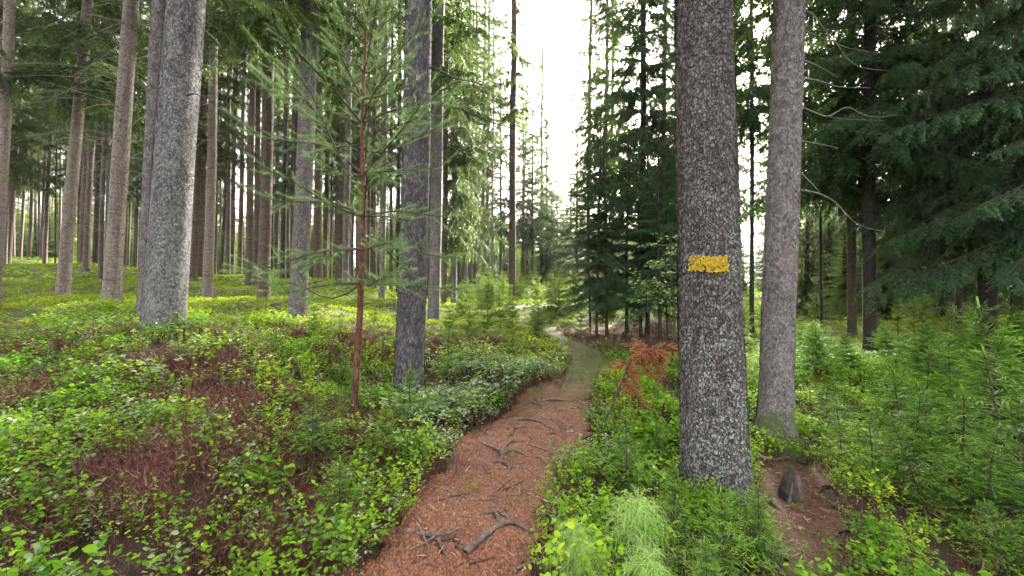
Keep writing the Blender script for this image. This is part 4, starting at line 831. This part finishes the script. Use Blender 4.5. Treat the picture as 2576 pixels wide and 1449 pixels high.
RT = [([(1190,1400),(1225,1370),(1255,1340),(1285,1335),(1318,1352)], .024, 'thick arched root near the bottom of the path', [[(1262,1338),(1250,1310),(1240,1298)]], .04),
 ([(1022,1340),(1070,1352),(1108,1362),(1135,1350),(1140,1325)], .017, 'forked root at the bottom left of the path', [[(1100,1360),(1112,1395),(1135,1425)]], .03),
 ([(1228,1298),(1252,1296),(1268,1305),(1278,1335)], .014, 'hooked root above the thick arched root', [], .03),
 ([(1195,1268),(1240,1264),(1290,1256),(1370,1246)], .015, 'long straight root lying across the path', [], .01),
 ([(1090,1222),(1120,1238),(1150,1255),(1182,1268)], .014, 'thin root curving in from the left path edge', [], .015),
 ([(1212,1118),(1232,1132),(1255,1152),(1248,1168),(1212,1162)], .022, 'twisted root knot in the middle of the path', [[(1255,1152),(1290,1142),(1330,1158)], [(1250,1165),(1282,1180),(1270,1210)], [(1260,1140),(1285,1118),(1310,1118)]], .03),
 ([(1190,1160),(1205,1172),(1218,1190),(1206,1212)], .012, 'curled root left of the twisted root knot', [], .02),
 ([(1290,1062),(1325,1062),(1352,1070),(1380,1088)], .028, 'dark bulging root at the upper part of the path', [[(1320,1075),(1300,1085),(1260,1085)]], .03),
 ([(1335,1056),(1362,1065),(1395,1075),(1420,1092)], .020, 'root lying beside the dark bulging one', [[(1385,1070),(1415,1050)]], .02),
 ([(1350,1022),(1385,1012),(1415,1015)], .026, 'grey root stretch near the far bend of the path', [], .02),
 ([(1425,1035),(1455,1030),(1478,1040)], .020, 'small root right below the far bend of the path', [], .02),
 ([(1332,1165),(1360,1160),(1372,1190)], .014, 'short hooked root right of the twisted root knot', [], .02),
 ([(1340,1125),(1370,1140),(1395,1155)], .013, 'straight root piece right of the twisted root knot', [], .01),
 ([(1150,1070),(1180,1062),(1200,1082)], .030, 'root emerging under the pale bilberries', [], .02),
 ([(1900,1240),(1940,1275),(1975,1310)], .030, 'mossy root running from the massive trunk over bare soil', [], .02),
 ([(2000,1205),(2060,1255),(2130,1305)], .016, 'long thin root across the bare soil at right', [], .01),
 ([(1910,1150),(1950,1165),(2000,1150)], .030, 'root bulge below the pinkish grey trunk', [], .02),
 ([(1660,1150),(1690,1180),(1700,1210)], .022, 'root left of the massive trunk foot', [], .02)]
for pix, r0, lb, sub, ar in RT: root_thing(pix, r0, lb, arch=ar, sub=sub)
for k in range(60):
    t = rng.random()**.8; cy_ = 1010+430*t; xl = np.interp(cy_, [1010, 1180, 1449], [1330, 1150, 960]); xr = np.interp(cy_, [1010, 1180, 1449], [1470, 1440, 1345]); cx_ = rng.uniform(xl+15, xr-15)
    l = rng.uniform(18, 60)*(.5+t); an = rng.normal(0, .6); pp = [(cx_+l*q*math.cos(an)+rng.normal(0, 4), cy_+l*q*math.sin(an)*.5+rng.normal(0, 3)) for q in (-.5, -.15, .2, .5)]
    root_thing(pp, rng.uniform(.004, .011), 'thin surface root half buried in the rust coloured litter of the path', group='thin surface roots on the path', arch=.004, mat=[W_root, W_dark, W_twig][k % 3])
ST = [([(1130,1110),(1145,1135)], 'dark twig at the left border of the path', W_dark),([(1248,1245),(1280,1215),(1292,1210)], 'whitish stick pointing up the path', W_dead),([(1325,1185),(1345,1200),(1380,1206)], 'pale curved stick in the middle of the path', W_dead),
 ([(1030,1395),(1080,1370),(1110,1345),(1118,1330)], 'long tan stick crossing the forked root', W_dead),([(1045,1320),(1065,1360),(1085,1410)], 'tan stick crossing the long tan one', W_dead),([(1090,1270),(1140,1262),(1180,1250)], 'thin reddish stick left on the path', W_twig),
 ([(1140,1310),(1150,1275),(1170,1245)], 'thin curved stick below the curved left root', W_dead),([(1272,1240),(1300,1228),(1320,1215)], 'brown stick beside the whitish stick', W_twig),([(1180,1435),(1225,1425),(1260,1412)], 'brown stick at the bottom edge of the path', W_twig),
 ([(1300,1440),(1340,1428),(1375,1420)], 'tan stick at the bottom right of the path', W_dead),([(1230,1065),(1240,1090)], 'small twig near the bulging root', W_dark),([(1470,1300),(1500,1270),(1540,1250)], 'twig under the right bilberries', W_dark),
 ([(1200,1080),(1225,1095),(1235,1110)], 'short forked twig high on the path', W_dead),([(2005,1150),(2040,1170),(2100,1200)], 'twig lying on the bare soil', W_dark),([(405,1130),(430,1090),(460,1060)], 'bleached bent stick standing in the red heather', W_dead),
 ([(150,985),(175,1000),(200,1003)], 'thin dead stick in the left bilberries', W_dead),([(440,975),(470,1000),(520,1010)], 'fallen twig in the red patch', W_dead)]
for k, (pix, lb, mt) in enumerate(ST):
    root_thing(pix, .0065, lb, 'stick', 'stick', mt, lift=1.2, arch=.15 if 'standing' in lb else .015, group='sticks on the ground')
# broken stump piece beside the bare soil
a = Acc(); g0 = G(1985, 1262); r = empty('stump_fragment', g0, 'upright broken stump fragment with pale face on the bare soil', 'stump')
r.scale = (1.35, 1.35, 1.35); tube(a, [(0,0,-.05),(0,.01,.05),(.02,.02,.12),(.04,.03,.17)], [.085, .07, .045, .02], 9, jit=.35, flat=.6); a.build('bark_shell', [W_dark], r)
a = Acc(); a.add([(-.05,-.055,0),(.045,-.05,0),(.055,-.032,.10),(.042,-.01,.15),(.015,-.015,.14),(-.02,-.04,.08)], [(0,1,2,5),(5,2,3,4)]); a.build('broken_face', [plain('broken_wood', (.09,.06,.045), (.20,.145,.11), 30)], r)

# ------------------------------------------------------------------ air
v = [(-300,-20,-3),(300,-20,-3),(300,150,-3),(-300,150,-3),(-300,-20,45),(300,-20,45),(300,150,45),(-300,150,45)]
a = Acc(); a.add(v, [(0,3,2,1),(4,5,6,7),(0,1,5,4),(1,2,6,5),(2,3,7,6),(3,0,4,7)])
m, n, out = newmat('haze_air'); pv = n.nodes.new('ShaderNodeVolumePrincipled'); pv.inputs['Color'].default_value = (.88,.95,1,1); pv.inputs['Density'].default_value = .0003; pv.inputs['Anisotropy'].default_value = .35
n.links.new(pv.outputs[0], out.inputs['Volume'])
tag(a.build('haze', [m]), 'thin pale morning haze between the trees', 'haze', kind='stuff')
